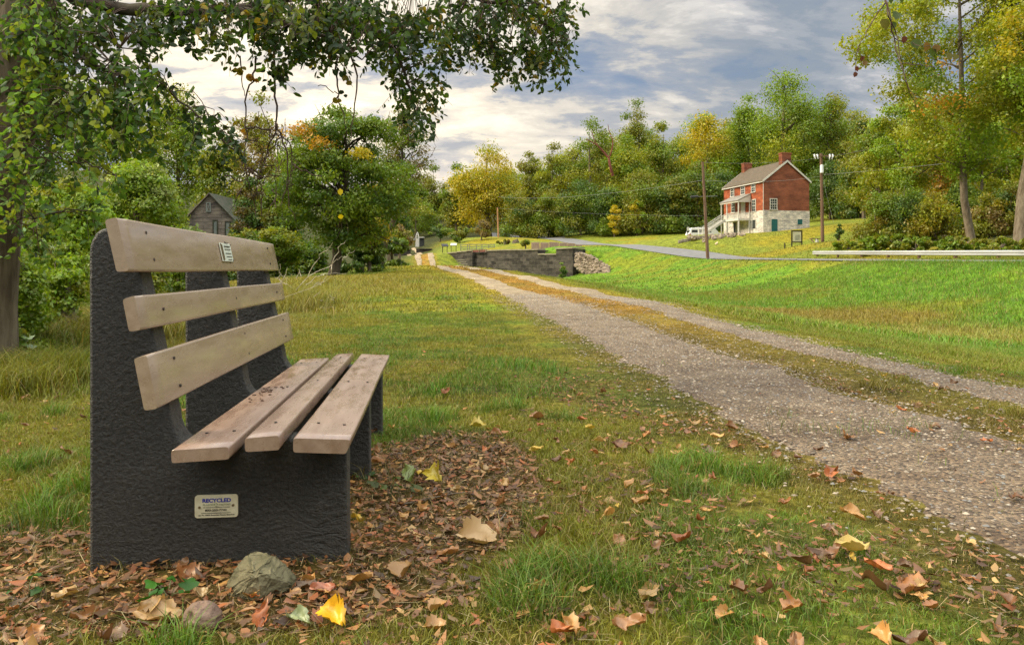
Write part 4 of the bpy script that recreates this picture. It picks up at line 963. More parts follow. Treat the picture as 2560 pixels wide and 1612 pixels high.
mb = MB(); mb.box((u0 + .12, -.13, z0 + .95 - 5.5), (.05, .06, .12)); mb.build('handle', M['tarnish'], dd)
u0, u1, z0, z1 = zc(ray_gable, 1992.7, 548.5, 2005, 561.5); doorbox('shutter', u0, u1, z0, z1, 'g', M['teal'])
u0, u1, z0, z1 = zc(ray_front, 1882.5, 550.5, 1890.5, 571); doorbox('shutter', u0, u1, z0, z1, 'f', M['darkgap'])
u0, u1, z0, z1 = zc(ray_front, 1854.3, 503.5, 1863.3, 541); doorbox('door', u0, u1, z0 - .1, z1, 'f', M['paint'])
# porch: deck, roof, posts, railing, stair
PO = 1.9
ua = ray_front(1877, 545)[0]; zdk = ray_front(1844, 546, PO)[1]; ub = min(ray_front(1803, 545, PO)[0], LEN - .2); zgr = 5.75
zpr = ray_front(1844, 502, PO)[1]; zpw = zpr + .95
porch = MB(); porch.box((-PO / 2 - .06, (ua + ub) / 2, zdk - .16 - 5.5), (PO + .1, ub - ua, .30)); porch = porch.build('porch_deck', M['paint'], house)
mb = MB(); mb.prism([(-.05, zpw - 5.5), (-.05, zpw - 5.5 + .1), (-PO - .25, zpr - 5.5 + .07), (-PO - .25, zpr - 5.5 - .03)], ua - .15, ub + .15); mb.build('porch_roof', M['porchroof'], porch)
mb = MB(); mb.prism([(-.08, zpw - 5.5 - .02), (-PO - .16, zpr - 5.5 - .04), (-PO - .16, zpr - 5.5 - .2), (-.08, zpr - 5.5 - .2)], ua - .1, ua - .04)
mb.box((-PO - .1, (ua + ub) / 2, zpr - 5.5 - .14), (.12, ub - ua + .1, .16)); mb.build('porch_fascia', M['paint'], porch)
posts = [(ua + .08, PO), ((ua + ub) / 2 + .8, PO), (ub - .08, PO), (ua + .08, .14)]
for u_, o_ in posts:
    mb = MB(); mb.box((-o_, u_, (zdk + zpr) / 2 - 5.5 - .1), (.13, .13, zpr - zdk - .12)); mb.build('porch_post', M['paint'], porch)
for u_, o_ in ((ua + .1, PO - .02), ((ua + ub) / 2 + .8, PO - .02), (ub - .1, PO - .02), (ua + .1, .2)):
    mb = MB(); mb.box((-o_, u_, (zgr + zdk - .31) / 2 - 5.5 - .2), (.16, .16, zdk - .31 - zgr + .4)); mb.build('deck_post', M['paint'], porch)
def railing(pa, pb, h_=.85, name='railing'):
    mb = MB(); pa, pb = Vector(pa), Vector(pb); n_ = max(2, int((pb - pa).length / .16))
    mb.bar(pa + Vector((0, 0, h_)), pb + Vector((0, 0, h_)), .07, .06); mb.bar(pa + Vector((0, 0, .12)), pb + Vector((0, 0, .12)), .05, .05)
    for k in range(1, n_): p_ = pa.lerp(pb, k / n_); mb.box(p_ + Vector((0, 0, .12 + (h_ - .12) / 2)), (.03, .03, h_ - .14))
    mb.build(name, M['paint'], porch)
ust0 = ub - 1.25; us_mid = (ua + ub) / 2 + .8
railing(hloc(ua + .1, -.15, zdk), hloc(ua + .1, -PO + .05, zdk)); railing(hloc(ua + .15, -PO, zdk), hloc(ust0 - .1, -PO, zdk))
# stair runs outwards and down from the far half of the deck
rise = zdk - zgr; ns = 12; run = 3.6; st = MB()
for k in range(ns):
    st.box(hloc(ub - .62, -PO - .1 - run * (k + .5) / ns, zdk - rise * (k + 1) / ns + .02), (run / ns + .04, 1.15, .05))
    st.box(hloc(ub - .62, -PO - .1 - run * (k + 1) / ns + .01, zdk - rise * (k + .55) / ns - .08), (.02, 1.15, rise / ns - .02))
for du in (-1.22, -.02):
    a_ = Vector(hloc(ub + du, -PO - .05, zdk - .1)); b_ = Vector(hloc(ub + du, -PO - .1 - run, zgr - .05)); st.bar(a_, b_, .05, .28)
st.build('stair', M['paint'], porch)
for du in (-1.22, -.02):
    railing(hloc(ub + du, -PO - .05, zdk), hloc(ub + du, -PO - run, zgr + .12), .82, 'stair_railing')
    mb = MB(); mb.box(hloc(ub + du, -PO - run - .05, zgr + .4), (.13, .13, 1.25)); mb.build('newel_post', M['paint'], porch)
u0, u1, z0, z1 = zc(ray_front, 1836, 557, 1841, 582); doorbox('door', u0, u1, zgr, z1, 'f', M['darkgap'])
mb = MB(); mb.tube([hloc(.02, -.08, ZE - .3), hloc(.02, -.08, ZB - 2.9)], .04, 6); mb.build('downpipe', M['paint'], house)

# ================================================================== GREY SHED in the trees
M['greyboard'] = brick_mat('greyboard', (.20, .175, .15), (.235, .21, .18), (.075, .065, .055), 3.1, .32, ms=.018, big=1.0)
M['rustroof'] = solid('rustroof', (.16, .12, .10), (.30, .24, .21), 2, .8, .4, 8, stretch=(8, 1, 1))
M['mossroof'] = solid('mossroof', (.03, .045, .02), (.08, .07, .05), 3, .9)
M['paleblue'] = solid('paleblue', (.16, .19, .18), (.24, .26, .24), 3, .5)
Ys_ = 66.0
sx0, sx1 = px(468, Ys_), px(588, Ys_); zE = P(0, 552, Ys_).z; zA = P(0, 486, Ys_).z; xa = px(525, Ys_); zg = H((sx0 + sx1) / 2, Ys_)
shed = empty('shed', (sx0, Ys_, zg), 0, 'weathered grey board barn with rusty roof, half hidden among the trees at left', 'barn')
wS = sx1 - sx0; a_ = xa - sx0
zle = zA - (zA - zE) * (a_ / (sx1 - xa))
mb = MB(); mb.prism([(0, -1), (wS, -1), (wS, zE - zg), (a_, zA - zg), (0, zle - zg)], 0, 6.5); mb.build('wall', M['greyboard'], shed)
mb = MB(); t_ = (zA - zE) / (sx1 - xa)
mb.prism([(a_, zA - zg + .03), (-.55, zA - zg - t_ * (a_ + .55) + .03), (-.55, zA - zg - t_ * (a_ + .55) + .13), (a_, zA - zg + .13)], -.25, 6.7); lr = mb.build('roof', M['rustroof'], shed)
mb = MB(); mb.prism([(a_, zA - zg + .03), (wS + .25, zE - zg - t_ * .25 + .03), (wS + .25, zE - zg - t_ * .25 + .13), (a_, zA - zg + .13)], -.3, 6.7); mb.build('roof', M['mossroof'], shed)
def swin(a0, b0_, a1, b1, mat):
    p0, p1 = P(a0, b0_, Ys_ - .05), P(a1, b1, Ys_ - .05); x0_, x1_, z0_, z1_ = p0.x - sx0, p1.x - sx0, p1.z - zg, p0.z - zg
    f = MB()
    for c_, s_ in (((x0_, (z0_ + z1_) / 2), (.09, z1_ - z0_ + .09)), ((x1_, (z0_ + z1_) / 2), (.09, z1_ - z0_ + .09)), (((x0_ + x1_) / 2, z0_), (x1_ - x0_ - .1, .09)), (((x0_ + x1_) / 2, z1_), (x1_ - x0_ - .1, .09))):
        f.box((c_[0], -.05, c_[1]), (s_[0], .08, s_[1]))
    f = f.build('window', M['mossroof'] if mat != 'x' else M['paleblue'], shed)
    g_ = MB(); g_.box(((x0_ + x1_) / 2, -.02, (z0_ + z1_) / 2), (x1_ - x0_ - .1, .03, z1_ - z0_ - .1)); g_.build('pane', M['paleblue'] if mat != 'x' else M['greyboard'], f)
    if mat == 'x':
        g_ = MB(); g_.bar((x0_ + .05, -.06, z0_ + .05), (x1_ - .05, -.06, z1_ - .05), .03, .06); g_.build('brace', M['paleblue'], f)
swin(533, 551, 543.5, 588, 'a'); swin(563.5, 554, 575, 590, 'b'); swin(516.5, 507.5, 526, 528.5, 'x')

# ================================================================== LOCK WALL and stonework
M['lockstone'] = brick_mat('lockstone', (.032, .029, .026), (.095, .085, .075), (.13, .118, .10), 1.15, .43, ms=.018, bump=.8, big=1.6)
M['lockcap'] = solid('lockcap', (.20, .17, .12), (.32, .28, .20), 2, .9, .5, 10)
M['rubble'] = solid('rubble', (.16, .13, .10), (.34, .29, .23), 1.7, .95, .9, 8, objcol=True)
Wl, Wr = Vector((px(1120, 109), 109, 0)), Vector((px(1438, 87), 87, 0))
def wy(a): """depth where column a meets the wall plane"""; k = (a - CX) / F; t_ = (k * Wl.y - Wl.x) / ((Wr.x - Wl.x) - k * (Wr.y - Wl.y)); return Wl.y + t_ * (Wr.y - Wl.y)
lock = empty('lock_wall', (0, 0, 0), 0, 'long dark grey canal lock wall of coursed stone blocks with stained faces', 'stone wall')
wdir = (Wr - Wl).normalized(); wn_ = Vector((-wdir.y, wdir.x, 0)); wn_ = wn_ if wn_.y > 0 else -wn_
lock.location = (Wl.x, Wl.y, -1.0); lock.rotation_euler = (0, 0, math.atan2(wdir.y, wdir.x)); Mi = None
def wsec(a0, a1, b0_, b1, name='wall', mat='lockstone', proud=0.0, dep=1.6, zb=None):
    """section between columns a0..a1, top at rows b0..b1"""
    p0, p1 = P(a0, b0_, wy(a0)), P(a1, b1, wy(a1)); L0, L1 = (Vector((p0.x, p0.y, 0)) - Wl).length * (1 if a0 >= 1120 else -1), (Vector((p1.x, p1.y, 0)) - Wl).length
    mb = MB(); zb_ = -.2 if zb is None else zb
    V = [(L0, -proud, zb_), (L1, -proud, zb_), (L1, -proud, p1.z + 1), (L0, -proud, p0.z + 1)]; V += [(x_, dep, z_) for x_, _, z_ in V]
    mb.add(V, [(0, 1, 2, 3), (7, 6, 5, 4), (0, 4, 5, 1), (1, 5, 6, 2), (2, 6, 7, 3), (3, 7, 4, 0)]); return mb.build(name, M[mat], lock), L0, L1, p0.z + 1, p1.z + 1
def cap(L0, L1, z0_, z1_, over=.12):
    mb = MB(); n_ = max(1, int((L1 - L0) / 1.2))
    for k in range(n_):
        a_, b_ = L0 + (L1 - L0) * k / n_ + .01, L0 + (L1 - L0) * (k + 1) / n_ - .01; z_ = z0_ + (z1_ - z0_) * (k + .5) / n_ + .08 + rng.normal() * .012
        mb.box(((a_ + b_) / 2, .5, z_), (b_ - a_, 1.25, .15))
    mb.build('coping', M['lockcap'], lock)
secs = [(1120, 1168, 634.5, 629), (1168, 1181, 629, 628), (1218.5, 1346, 627.5, 625.5)]
for a0, a1, b0_, b1 in secs:
    o, L0, L1, z0_, z1_ = wsec(a0, a1, b0_, b1); cap(L0, L1, z0_, z1_)
o, L0, L1, z0_, z1_ = wsec(1181, 1218.5, 628.5, 628, proud=-.45); 
mb = MB(); mb.box(((L0 + L1) / 2, .0, (z0_ + z1_) / 2 + .05), (L1 - L0, .14, .28)); o_ = mb.build('gate_beam', solid('redbeam', (.11, .035, .025), (.18, .06, .045), 4, .8), lock)
for l_ in (L0 + .2, (L0 + L1) / 2, L1 - .2):
    mb = MB(); mb.box((l_, -.12, (z0_ + z1_) / 2 + .1), (.07, .06, .5)); mb.build('iron_strap', M['lockcap'], lock)
o, L0, L1, z0_, z1_ = wsec(1346, 1396, 636.5, 637.5); cap(L0, L1, z0_, z1_)
o, L0, L1, z0_, z1_ = wsec(1396, 1438, 623.5, 623, proud=.35); 
mb = MB(); mb.box(((L0 + L1) / 2, .45, z0_ + .1), (L1 - L0 + .15, 1.9, .16)); mb.build('coping', M['lockcap'], lock)
# steps at the left end
for k in range(4):
    p_ = P(1150 + k * 3.5, 650 + k * 5, 101 - k * .6); mb = MB(); mb.box((0, 0, 0), (1.2, .5, .16)); o = mb.build('stone_step', M['lockcap']); o.location = p_; tag(o, ['top', 'second', 'third', 'lowest'][k] + ' pale stone step at the left end of the lock wall', 'step', 'steps beside the lock wall')
# rough stone boulders: one mesh variant set, copied
def rock_mesh(k):
    r = np.random.default_rng(500 + k); pts = r.normal(size=(14, 3)); pts /= np.linalg.norm(pts, axis=1)[:, None]; pts *= (.75 + .35 * r.random((14, 1))); pts *= np.array((1.25, .9, .68))
    o = hull([tuple(p) for p in pts], 'rk', M['rubble'], bev=.06); me = o.data; bpy.data.objects.remove(o); return me
RM = [rock_mesh(k) for k in range(8)]
def boulder(p, s, label, group, col=(1, 1, 1), name='stone', par=None):
    o = bpy.data.objects.new(name, RM[rng.integers(0, 8)]); COL.objects.link(o); o.location = p; o.scale = (s, s, s); o.rotation_euler = (rng.random() * 6, rng.random() * 6, rng.random() * 6); o.color = (*col, 1)
    if par: o.parent = par
    else: tag(o, label, 'stone', group)
    return o
# rubble wing wall: laid stones form one wall
wing = empty('rubble_wall', (0, 0, 0), 0, 'sloping wing wall of rough tan field stones right of the lock', 'stone wall')
V_, F_ = [], []; n0 = 0; me_list = [(np.array([v.co[:] for v in m.vertices]), [tuple(p.vertices) for p in m.polygons]) for m in RM]
for i_ in range(420):
    f = rng.random(); g_ = rng.random()
    a0 = 1440 + 84 * f; top = np.interp(a0, [1440, 1475, 1500, 1524], [627, 640, 652, 668]); bot = np.interp(a0, [1440, 1460, 1480, 1524], [668, 684, 692, 690])
    b0_ = top + (bot - top) * g_; Yw = 86.5 - 5.0 * f - 1.8 * g_
    p_ = P(a0, b0_, Yw); vv, ff = me_list[rng.integers(0, 8)]; s_ = .16 + .15 * rng.random()
    Rm = np.array(Matrix.Rotation(rng.random() * 6, 3, 'Z') @ Matrix.Rotation(rng.random() * .7, 3, 'X')); W_ = vv * s_ @ Rm.T + np.array(p_)
    V_ += [tuple(v) for v in W_]; F_ += [tuple(i + n0 for i in q_) for q_ in ff]; n0 += len(vv)
mb = MB(); mb.add(V_, F_); o = mb.build('stonework', M['rubble'], wing); o.color = (1, .93, .84, 1)
mb = MB(); pts = [P(1439, 628, 88.6), P(1475, 641, 86.8), P(1500, 653, 85.2), P(1528, 670, 83.8), P(1525, 694, 81.5), P(1480, 697, 83), P(1440, 672, 86)]
mb.add([tuple(p) for p in pts] + [tuple(p + Vector((.3, 2.2, -.5))) for p in pts], [tuple(range(7)), tuple(range(13, 6, -1))] + [(i, i + 7, (i + 1) % 7 + 7, (i + 1) % 7) for i in range(7)])
o = mb.build('backing', M['lockstone'], wing)
# six leaning slabs on the berm
for k, (a0, a1, b0_, b1) in enumerate(((1328, 1350, 607, 623), (1350, 1372, 606.5, 622), (1372, 1397, 609, 622), (1398, 1420, 611.5, 622), (1419, 1438, 615, 623), (1438, 1456, 614, 617.5))):
    Yk = 104 + k * .5; p0, p1 = P(a0 + .5, b1, Yk), P(a1 - .5, b0_, Yk); mb = MB()
    wd, hh = p1.x - p0.x, p1.z - p0.z + .4; mb.box((0, 0, hh / 2 - .4), (wd, .35, hh)); o = mb.build('stone_slab', solid('slab%d' % k, (.24, .16, .12), (.36, .26, .19), 2.5 + k * .2, .9, .5, 12, stretch=(6, 1, 1)), bevel=.04); o.location = ((p0.x + p1.x) / 2, Yk, max(p0.z, H((p0.x + p1.x) / 2, Yk) + (.1 if k < 2 else .32))); o.rotation_euler = (R(-6 + k), R((-2, 2, 3, -3, 4, 1)[k]), 0)
    tag(o, ['leftmost upright brown slab above the lock wall', 'reddish slab second from the left in the row above the lock', 'wide pale slab third in the row above the lock', 'leaning slab fourth in the row above the lock', 'low slab fifth in the row above the lock', 'lowest rightmost slab above the lock wall'][k], 'slab', 'row of stone slabs above the lock')
# low stone wall segments on the upper level
for k, (a0, a1, b0_, Yk, lb) in enumerate(((985, 1026, 624.5, 138, 'left low grey stone wall beyond the end of the gravel path'), (1041, 1079, 622.5, 138, 'right low grey stone wall beyond the end of the gravel path'))):
    p0, p1 = P(a0, b0_, Yk), P(a1, b0_, Yk); mb = MB(); mb.box((0, 0, 0), (p1.x - p0.x, .8, 1.1)); mb.box((0, -.02, .6), (p1.x - p0.x + .1, 1.0, .12)); o = mb.build('low_wall', M['lockstone'], bevel=.02); o.location = ((p0.x + p1.x) / 2, Yk, p0.z - .62); tag(o, lb, 'stone wall')
p_ = P(1291, 611, 122); o = boulder(p_, .85, 'single large grey boulder on the grass mound behind the lock', None, (.75, .72, .72), 'boulder')
# stone heap in front of the van and the house
heapL = 'tumbled tan stone in the heap below the house'
for k in range(95):
    f = rng.random(); g_ = rng.random()
    if f < .55: a0 = 1722 + 85 * f / .55; t0, b1 = np.interp(a0, [1722, 1760, 1807], [588, 590, 592]), np.interp(a0, [1722, 1760, 1807], [592, 607, 616])
    else: a0 = 1800 + 62 * (f - .55) / .45; t0, b1 = np.interp(a0, [1800, 1862], [592, 591]), np.interp(a0, [1800, 1815, 1830, 1862], [616, 606, 598, 594])
    Yk = 97 + 3 * (1 - g_); b0_ = t0 + (b1 - t0) * g_; gp = G(a0, Yk, .04)
    gp.z = max(gp.z, P(a0, b0_, Yk).z - .1)
    boulder(gp, .16 + .24 * rng.random(), heapL, 'stones heaped below the house', (.9, .85, .78) if rng.random() < .7 else (1.15, 1.1, 1))
boulder(G(1791.5, 94.5, .1), .26, 'small pale white stone at the foot of the stone heap', None, (2.3, 2.1, 1.8))
mb = MB()
for k in range(9): p_ = G(1700 + k * 8, 99.5, .2); mb.box(p_ + Vector((0, 0, rng.normal() * .04)), (.46, .5, .42), rz=.1 * rng.normal())
tag(mb.build('retaining_wall', M['rubble'], bevel=.05), 'low rough retaining wall beside the white van', 'stone wall')

# ================================================================== WAYSIDES, FENCE, LOCK POST, POLES, SIGN, VAN
M['ironblack'] = solid('ironblack', (.018, .016, .015), (.035, .03, .028), 4, .5)
M['panelcream'] = solid('panelcream', (.50, .50, .36), (.62, .60, .46), 3, .5)
M['fencewood'] = solid('fencewood', (.20, .21, .16), (.30, .31, .24), 3, .9)
M['polewood'] = solid('polewood', (.105, .055, .035), (.21, .13, .085), 3, .9, .6, 12, stretch=(4, 4, .25))
M['wire'] = solid('wire', (.20, .20, .19), (.28, .28, .27), 3, .6)
M['galv'] = solid('galv', (.42, .425, .42), (.58, .58, .57), .9, .42, .1, 10, metal=.35, stretch=(1, .3, 3))
M['ceramic'] = solid('ceramic', (.75, .76, .78), (.85, .86, .88), 3, .3)
def wayside(a, b, Yk, rz, w_, face, label):
    p = P(a, b, Yk); e = empty('wayside_sign', tuple(p), rz, label, 'information panel')
    for s in (-1, 1): mb = MB(); mb.box((s * w_ * .36, 0, .35), (.08, .08, 1.1)); mb.build('leg', M['ironblack'], e)
    Q = Matrix.Rotation(R(38), 3, 'X'); mb = MB(); mb.box((0, 0, 1.0), (w_, .66, .06), M=Q); fr = mb.build('frame', M['ironblack'], e)
    mb = MB(); mb.box((0, -.02, 1.036), (w_ - .08, .58, .012), M=Q); mb.build('panel', face, fr)
wayside(1112, 629.5, 116, R(28), 1.05, M['ironblack'], 'dark slanted wayside panel, left of the pair by the lock')
wayside(1134, 627.5, 117, R(-4), 1.05, M['panelcream'], 'pale slanted wayside panel, right of the pair by the lock')
fe = empty('wooden_fence', tuple(P(1150, 627, 119)), 0, 'weathered grey-green post and rail fence on top of the lock', 'fence')
x0 = P(1150, 627, 119); xs = [(a_ - 1150) / F * 119 for a_ in (1152, 1169, 1174, 1191, 1205, 1222, 1236)]
for x_ in xs: mb = MB(); mb.box((x_, 0, .42), (.11, .11, 1.25)); mb.build('post', M['fencewood'], fe)
for z_ in (.98, .62, .26): mb = MB(); mb.box(((xs[0] + xs[-1]) / 2, -.075, z_), (xs[-1] - xs[0] + .2, .035, .12)); mb.build('rail', M['fencewood'], fe)
# white lattice-topped hut post beyond the path
p = P(1043.5, 612, 148); lt = empty('lock_post', tuple(p), 0, 'narrow white box with an open pointed frame top beyond the path', 'post'); s_ = 148 / F
mb = MB(); mb.box((0, 0, 8 * s_ - .2), (8.5 * s_, 8.5 * s_, 16 * s_ + .4)); mb.build('white_box', M['paint'], lt)
mb = MB()
for dx in (-1, 1):
    for dy in (-1, 1): mb.tube([(dx * 3.8 * s_, dy * 3.8 * s_, 16 * s_), (dx * 2.8 * s_, dy * 2.8 * s_, 24 * s_), (0, 0, 31.5 * s_)], .07, 5)
for z_, w_ in ((19, 3.4), (24, 2.8)): mb.box((0, -w_ * s_, z_ * s_), (w_ * 2 * s_, .08, .1)); mb.box((0, w_ * s_, z_ * s_), (w_ * 2 * s_, .08, .1))
mb.build('pointed_frame', M['paint'], lt)
p = P(1054.5, 600, 152); mb = MB(); mb.box((0, 0, 0), (12 * s_, 1.5, 2.6 * s_)); fl = empty('picnic_shelter', (p.x, p.y, p.z - .9), 0, 'small low flat white-roofed shelter behind the lattice-topped box', 'shelter'); o = mb.build('flat_roof', M['paint'], fl); o.location = (0, 0, .9 + .5)
mb = MB(); mb.box((0, .2, .3), (11 * s_, .9, 2.0)); mb.build('dark_body', M['darkgap'], fl)
def car(loc, rz, label, L=4.6, Wd=1.85, Hh=1.95, van=True, sc=1.0):
    e = empty('van' if van else 'parked_car', loc, rz, label, 'van' if van else 'car'); e.scale = (sc,) * 3
    if van: prof_ = [(-L / 2, .35), (-L / 2 - .03, .9), (-L / 2 + .10, Hh * .62), (-L / 2 + .32, Hh - .12), (-L / 2 + .5, Hh), (L / 2 - 1.5, Hh), (L / 2 - 1.2, Hh - .1), (L / 2 - .55, Hh * .60), (L / 2, Hh * .48), (L / 2 + .02, .45), (L / 2 - .1, .32)]
    else: prof_ = [(-L / 2, .35), (-L / 2, .85), (-L / 2 + .5, .95), (-L / 2 + 1.1, Hh), (L / 2 - 1.8, Hh), (L / 2 - 1.1, .95), (L / 2, .8), (L / 2, .4), (L / 2 - .1, .3)]
    mb = MB(); mb.prism(prof_, -Wd / 2, Wd / 2); body = mb.build('body', M['vanpaint'] if 'vanpaint' in M else M['paint'], e, smooth=False, bevel=.05, seg=2)
    def side(x0_, x1_, z0_, z1_, nm='side_window', mt='glassdark'):
        for sg in (-1, 1): mb = MB(); mb.box(((x0_ + x1_) / 2, sg * (Wd / 2 + .004), (z0_ + z1_) / 2), (x1_ - x0_, .02, z1_ - z0_)); mb.build(nm, M[mt], e, bevel=.008)
    if van:
        side(-L / 2 + .42, -L / 2 + 1.35, 1.2, 1.62); side(-L / 2 + 1.48, -L / 2 + 2.9, 1.2, 1.66); side(-L / 2 + 3.0, -L / 2 + 3.55, 1.2, 1.62)
        for sg in (-1, 1): mb = MB(); mb.box((-L / 2 + .12, sg * (Wd / 2 - .03), .92), (.26, .10, .22)); mb.build('tail_light', solid('redlens', (.3, .02, .015), (.4, .03, .02), 5, .3), e)
        mb = MB(); mb.box((-L / 2 + .17, 0, 1.4), (.06, Wd - .5, .42), M=Matrix.Rotation(R(12), 3, 'Y')); mb.build('rear_window', M['glassdark'], e)
        mb = MB()
        for sg in (-1, 1): mb.box((-.3, sg * .7, Hh + .05), (2.6, .05, .05))
        for x_ in (-1.1, -.2, .7): mb.box((x_, 0, Hh + .09), (.06, 1.5, .05))
        mb.build('roof_rack', M['paint'], e)
    else: side(-L / 2 + .9, L / 2 - 1.6, .98, Hh - .1)
    for x_ in (-L / 2 + .85, L / 2 - .85):
        for sg in (-1, 1):
            mb = MB(); mb.tube([(x_, sg * (Wd / 2 - .2), .34), (x_, sg * (Wd / 2 + .015), .34)], .34, 18); wh = mb.build('wheel', M['ironblack'], e)
            mb = MB(); mb.tube([(x_, sg * (Wd / 2 + .01), .34), (x_, sg * (Wd / 2 + .03), .34)], .19, 14); mb.build('rim', M['galv'], wh)
    return e
M['vanpaint'] = solid('vanpaint', (.78, .79, .80), (.82, .83, .84), 1, .3, spec=.6)
pv = P(1724, 590, 118); car((pv.x + 2.6, 119.5, P(0, 567.5, 118).z - 2.05), R(6), 'white passenger van parked behind the foot of the porch stair', L=5.4)
pv = P(1003, 597, 200); car((pv.x, 200, pv.z - .9), R(4), 'white parked car glimpsed under trees beyond the path', van=False, Hh=1.5, sc=1.5)
# signpost left of van
p = P(1719.5, 590, 108); e = empty('small_sign', tuple(p), 0, 'small white sign on a dark post left of the van', 'sign'); mb = MB(); mb.box((0, 0, .55), (.12, .08, 1.5)); mb.build('post', M['ironblack'], e); mb = MB(); mb.box((0.03, -.07, 1.0), (.36, .03, .52)); mb.build('board', M['paint'], e)
# utility poles
def pole(name, base, top, r0, r1, label, cat='utility pole'):
    e = empty(name, tuple(base), 0, label, cat); d_ = top - base; mb = MB(); mb.tube([(0, 0, -.6)] + [tuple(d_ * f) for f in (.0, .25, .5, .75, 1)], [r0 * 1.02, r0, lerp(r0, r1, .25), lerp(r0, r1, .5), lerp(r0, r1, .75), r1], 12); mb.build('pole', M['polewood'], e); return e
b1_ = G(1769.5, 71.0); b1_.z = P(0, 648, 71).z; t1_ = P(1756.5, 405, 71); p1e = pole('utility_pole', b1_, t1_, .165, .115, 'plain leaning wooden utility pole at the road edge left of the house')
b2_ = P(2056.5, 607, 86); t2_ = P(2052.5, 384, 86); p2e = pole('utility_pole', b2_, t2_, .19, .14, 'wooden utility pole with crossarm and transformer right of the house')
b3_ = P(1246, 594, 141); t3_ = P(1243.5, 519, 141); M['polewood'] = solid('polewood_red', (.34, .16, .075), (.50, .27, .14), 3, .9); pole('utility_pole', b3_, t3_, .15, .11, 'slim reddish utility pole beside the far bend of the road')
M['polewood'] = bpy.data.materials['polewood']; b4_ = P(1265, 591, 150); t4_ = P(1258, 569, 150); pole('wooden_stake', b4_, t4_, .07, .05, 'thin leaning stake right of the farthest utility pole', 'stake')
s_ = 86 / F
mb = MB(); mb.box((0, -.2, (607 - 391) * s_), (46 * s_, .12, .13)); mb.build('crossarm', M['polewood'], p2e)
for dx in (-22, -15, 15, 22):
    mb = MB(); z_ = (607 - 391) * s_; mb.tube([(dx * s_, -.2, z_), (dx * s_ * 1.02, -.25, z_ + .12), (dx * s_ * 1.05, -.3, z_ - .05), (dx * s_ * .93, -.3, z_ - .35)], [.07, .12, .10, .04], 8); mb.build('insulator', M['ceramic'], p2e)
mb = MB(); mb.tube([(-5 * s_, -.32, (607 - 433) * s_), (-5 * s_, -.32, (607 - 415) * s_)], .19, 14); mb.tube([(-5 * s_, -.32, (607 - 415) * s_), (-5 * s_, -.32, (607 - 413) * s_)], .13, 12); mb.build('transformer', M['ceramic'], p2e)
mb = MB(); mb.bar((-1.6 * s_, 0, (607 - 497) * s_), (-12 * s_, 0, (607 - 497.5) * s_), .06, .06); mb.build('bracket', M['galv'], p2e)
s_ = 71 / F
mb = MB(); mb.bar((-43 * s_, .1, (648 - 492) * s_), (25 * s_, .1, (648 - 490) * s_), .05, .05); mb.build('bracket', M['wire'], p1e)
mb = MB(); mb.tube([(-42 * s_, .1, (648 - 492.8) * s_), (-24 * s_, .1, (648 - 491.5) * s_)], .12, 8); mb.build('street_lamp_head', M['ironblack'], p1e)
def wire_(p, q_, sag, label, r=.014):
    p, q_ = Vector(p), Vector(q_); pts = [p.lerp(q_, k / 16) - Vector((0, 0, sag * 4 * (k / 16) * (1 - k / 16))) for k in range(17)]; mb = MB(); mb.tube(pts, r * .65, 4); tag(mb.build('overhead_wire', M['wire']), label, 'wire')
wire_(P(1756, 451, 71), P(2051, 441, 86), .35, 'overhead wire crossing the brick gable between the two near poles', .018)
wire_(P(1756, 451, 71), P(1244, 492, 141), .8, 'overhead wire running left from the leaning pole to the far pole', .022)
wire_(P(2050, 395, 85.5), P(1757, 406, 71), .3, 'upper thin wire from the transformer pole to the leaning pole')
wire_(P(2064, 394, 85.5), P(2560, 285, 52), .15, 'upper wire leaving the transformer pole to the right')
wire_(P(2056, 437, 86), P(2570, 385, 55), .12, 'lower thick wire leaving the transformer pole to the right', .022)
wire_(P(2058, 400, 86), P(2110, 556, 92), .1, 'guy wire slanting down right of the transformer pole', .012)
wire_(P(2059, 455, 86), P(2084, 556, 84), .05, 'steep guy wire close to the transformer pole', .012)
wire_(P(1244, 520.5, 141), P(1756, 540, 112), .3, 'faint low wire leading right from the far pole', .016)
# framed notice board, short post, bench table
p = G(1992, 84.5); p.z = P(0, 624, 84.5).z; s_ = 84.5 / F
kb = empty('notice_board', tuple(p), 0, 'dark-framed notice board with a faded map on the lawn before the house', 'notice board')
for x_ in (-12.5, 12.5): mb = MB(); mb.box((x_ * s_, 0, 23.5 * s_ - .2), (2.5 * s_, .12, 49 * s_ + .4)); mb.build('post', M['ironblack'], kb)
mb = MB(); mb.box((0, 0, 18.8 * s_), (22 * s_, .1, 2.6 * s_)); mb.box((0, 0, 46.5 * s_), (22 * s_, .1, 3 * s_)); mb.build('rail', M['ironblack'], kb)
mb = MB(); mb.box((0, -.0, 32.8 * s_), (20 * s_, .06, 24.5 * s_)); pn = mb.build('map_panel', M['panelcream'], kb)
mb = MB(); mb.box((1.5 * s_, -.035, 30 * s_), (11 * s_, .014, 13 * s_)); mb.build('faded_map', solid('fadedmap', (.22, .23, .18), (.42, .42, .32), 2.5, .6), pn)
mb = MB(); p = G(1962, 84); p.z = P(0, 624, 84).z; mb.tube([(0, 0, -.3), (0, 0, .74)], [.075, .07], 8); o = mb.build('short_post', M['ironblack']); o.location = p; tag(o, 'short dark brown post left of the notice board', 'post')
p = P(2036, 606, 86); e = empty('picnic_table', tuple(p), R(10), 'small brown picnic table left of the transformer pole', 'table'); s_ = 86 / F
mb = MB(); mb.box((-3 * s_, .1, 9.5 * s_), (11 * s_, .7, .08)); mb.build('table_top', M['polewood'], e); mb = MB(); mb.box((5 * s_, -.35, 9 * s_), (10 * s_, .28, .08)); mb.build('seat', M['polewood'], e)
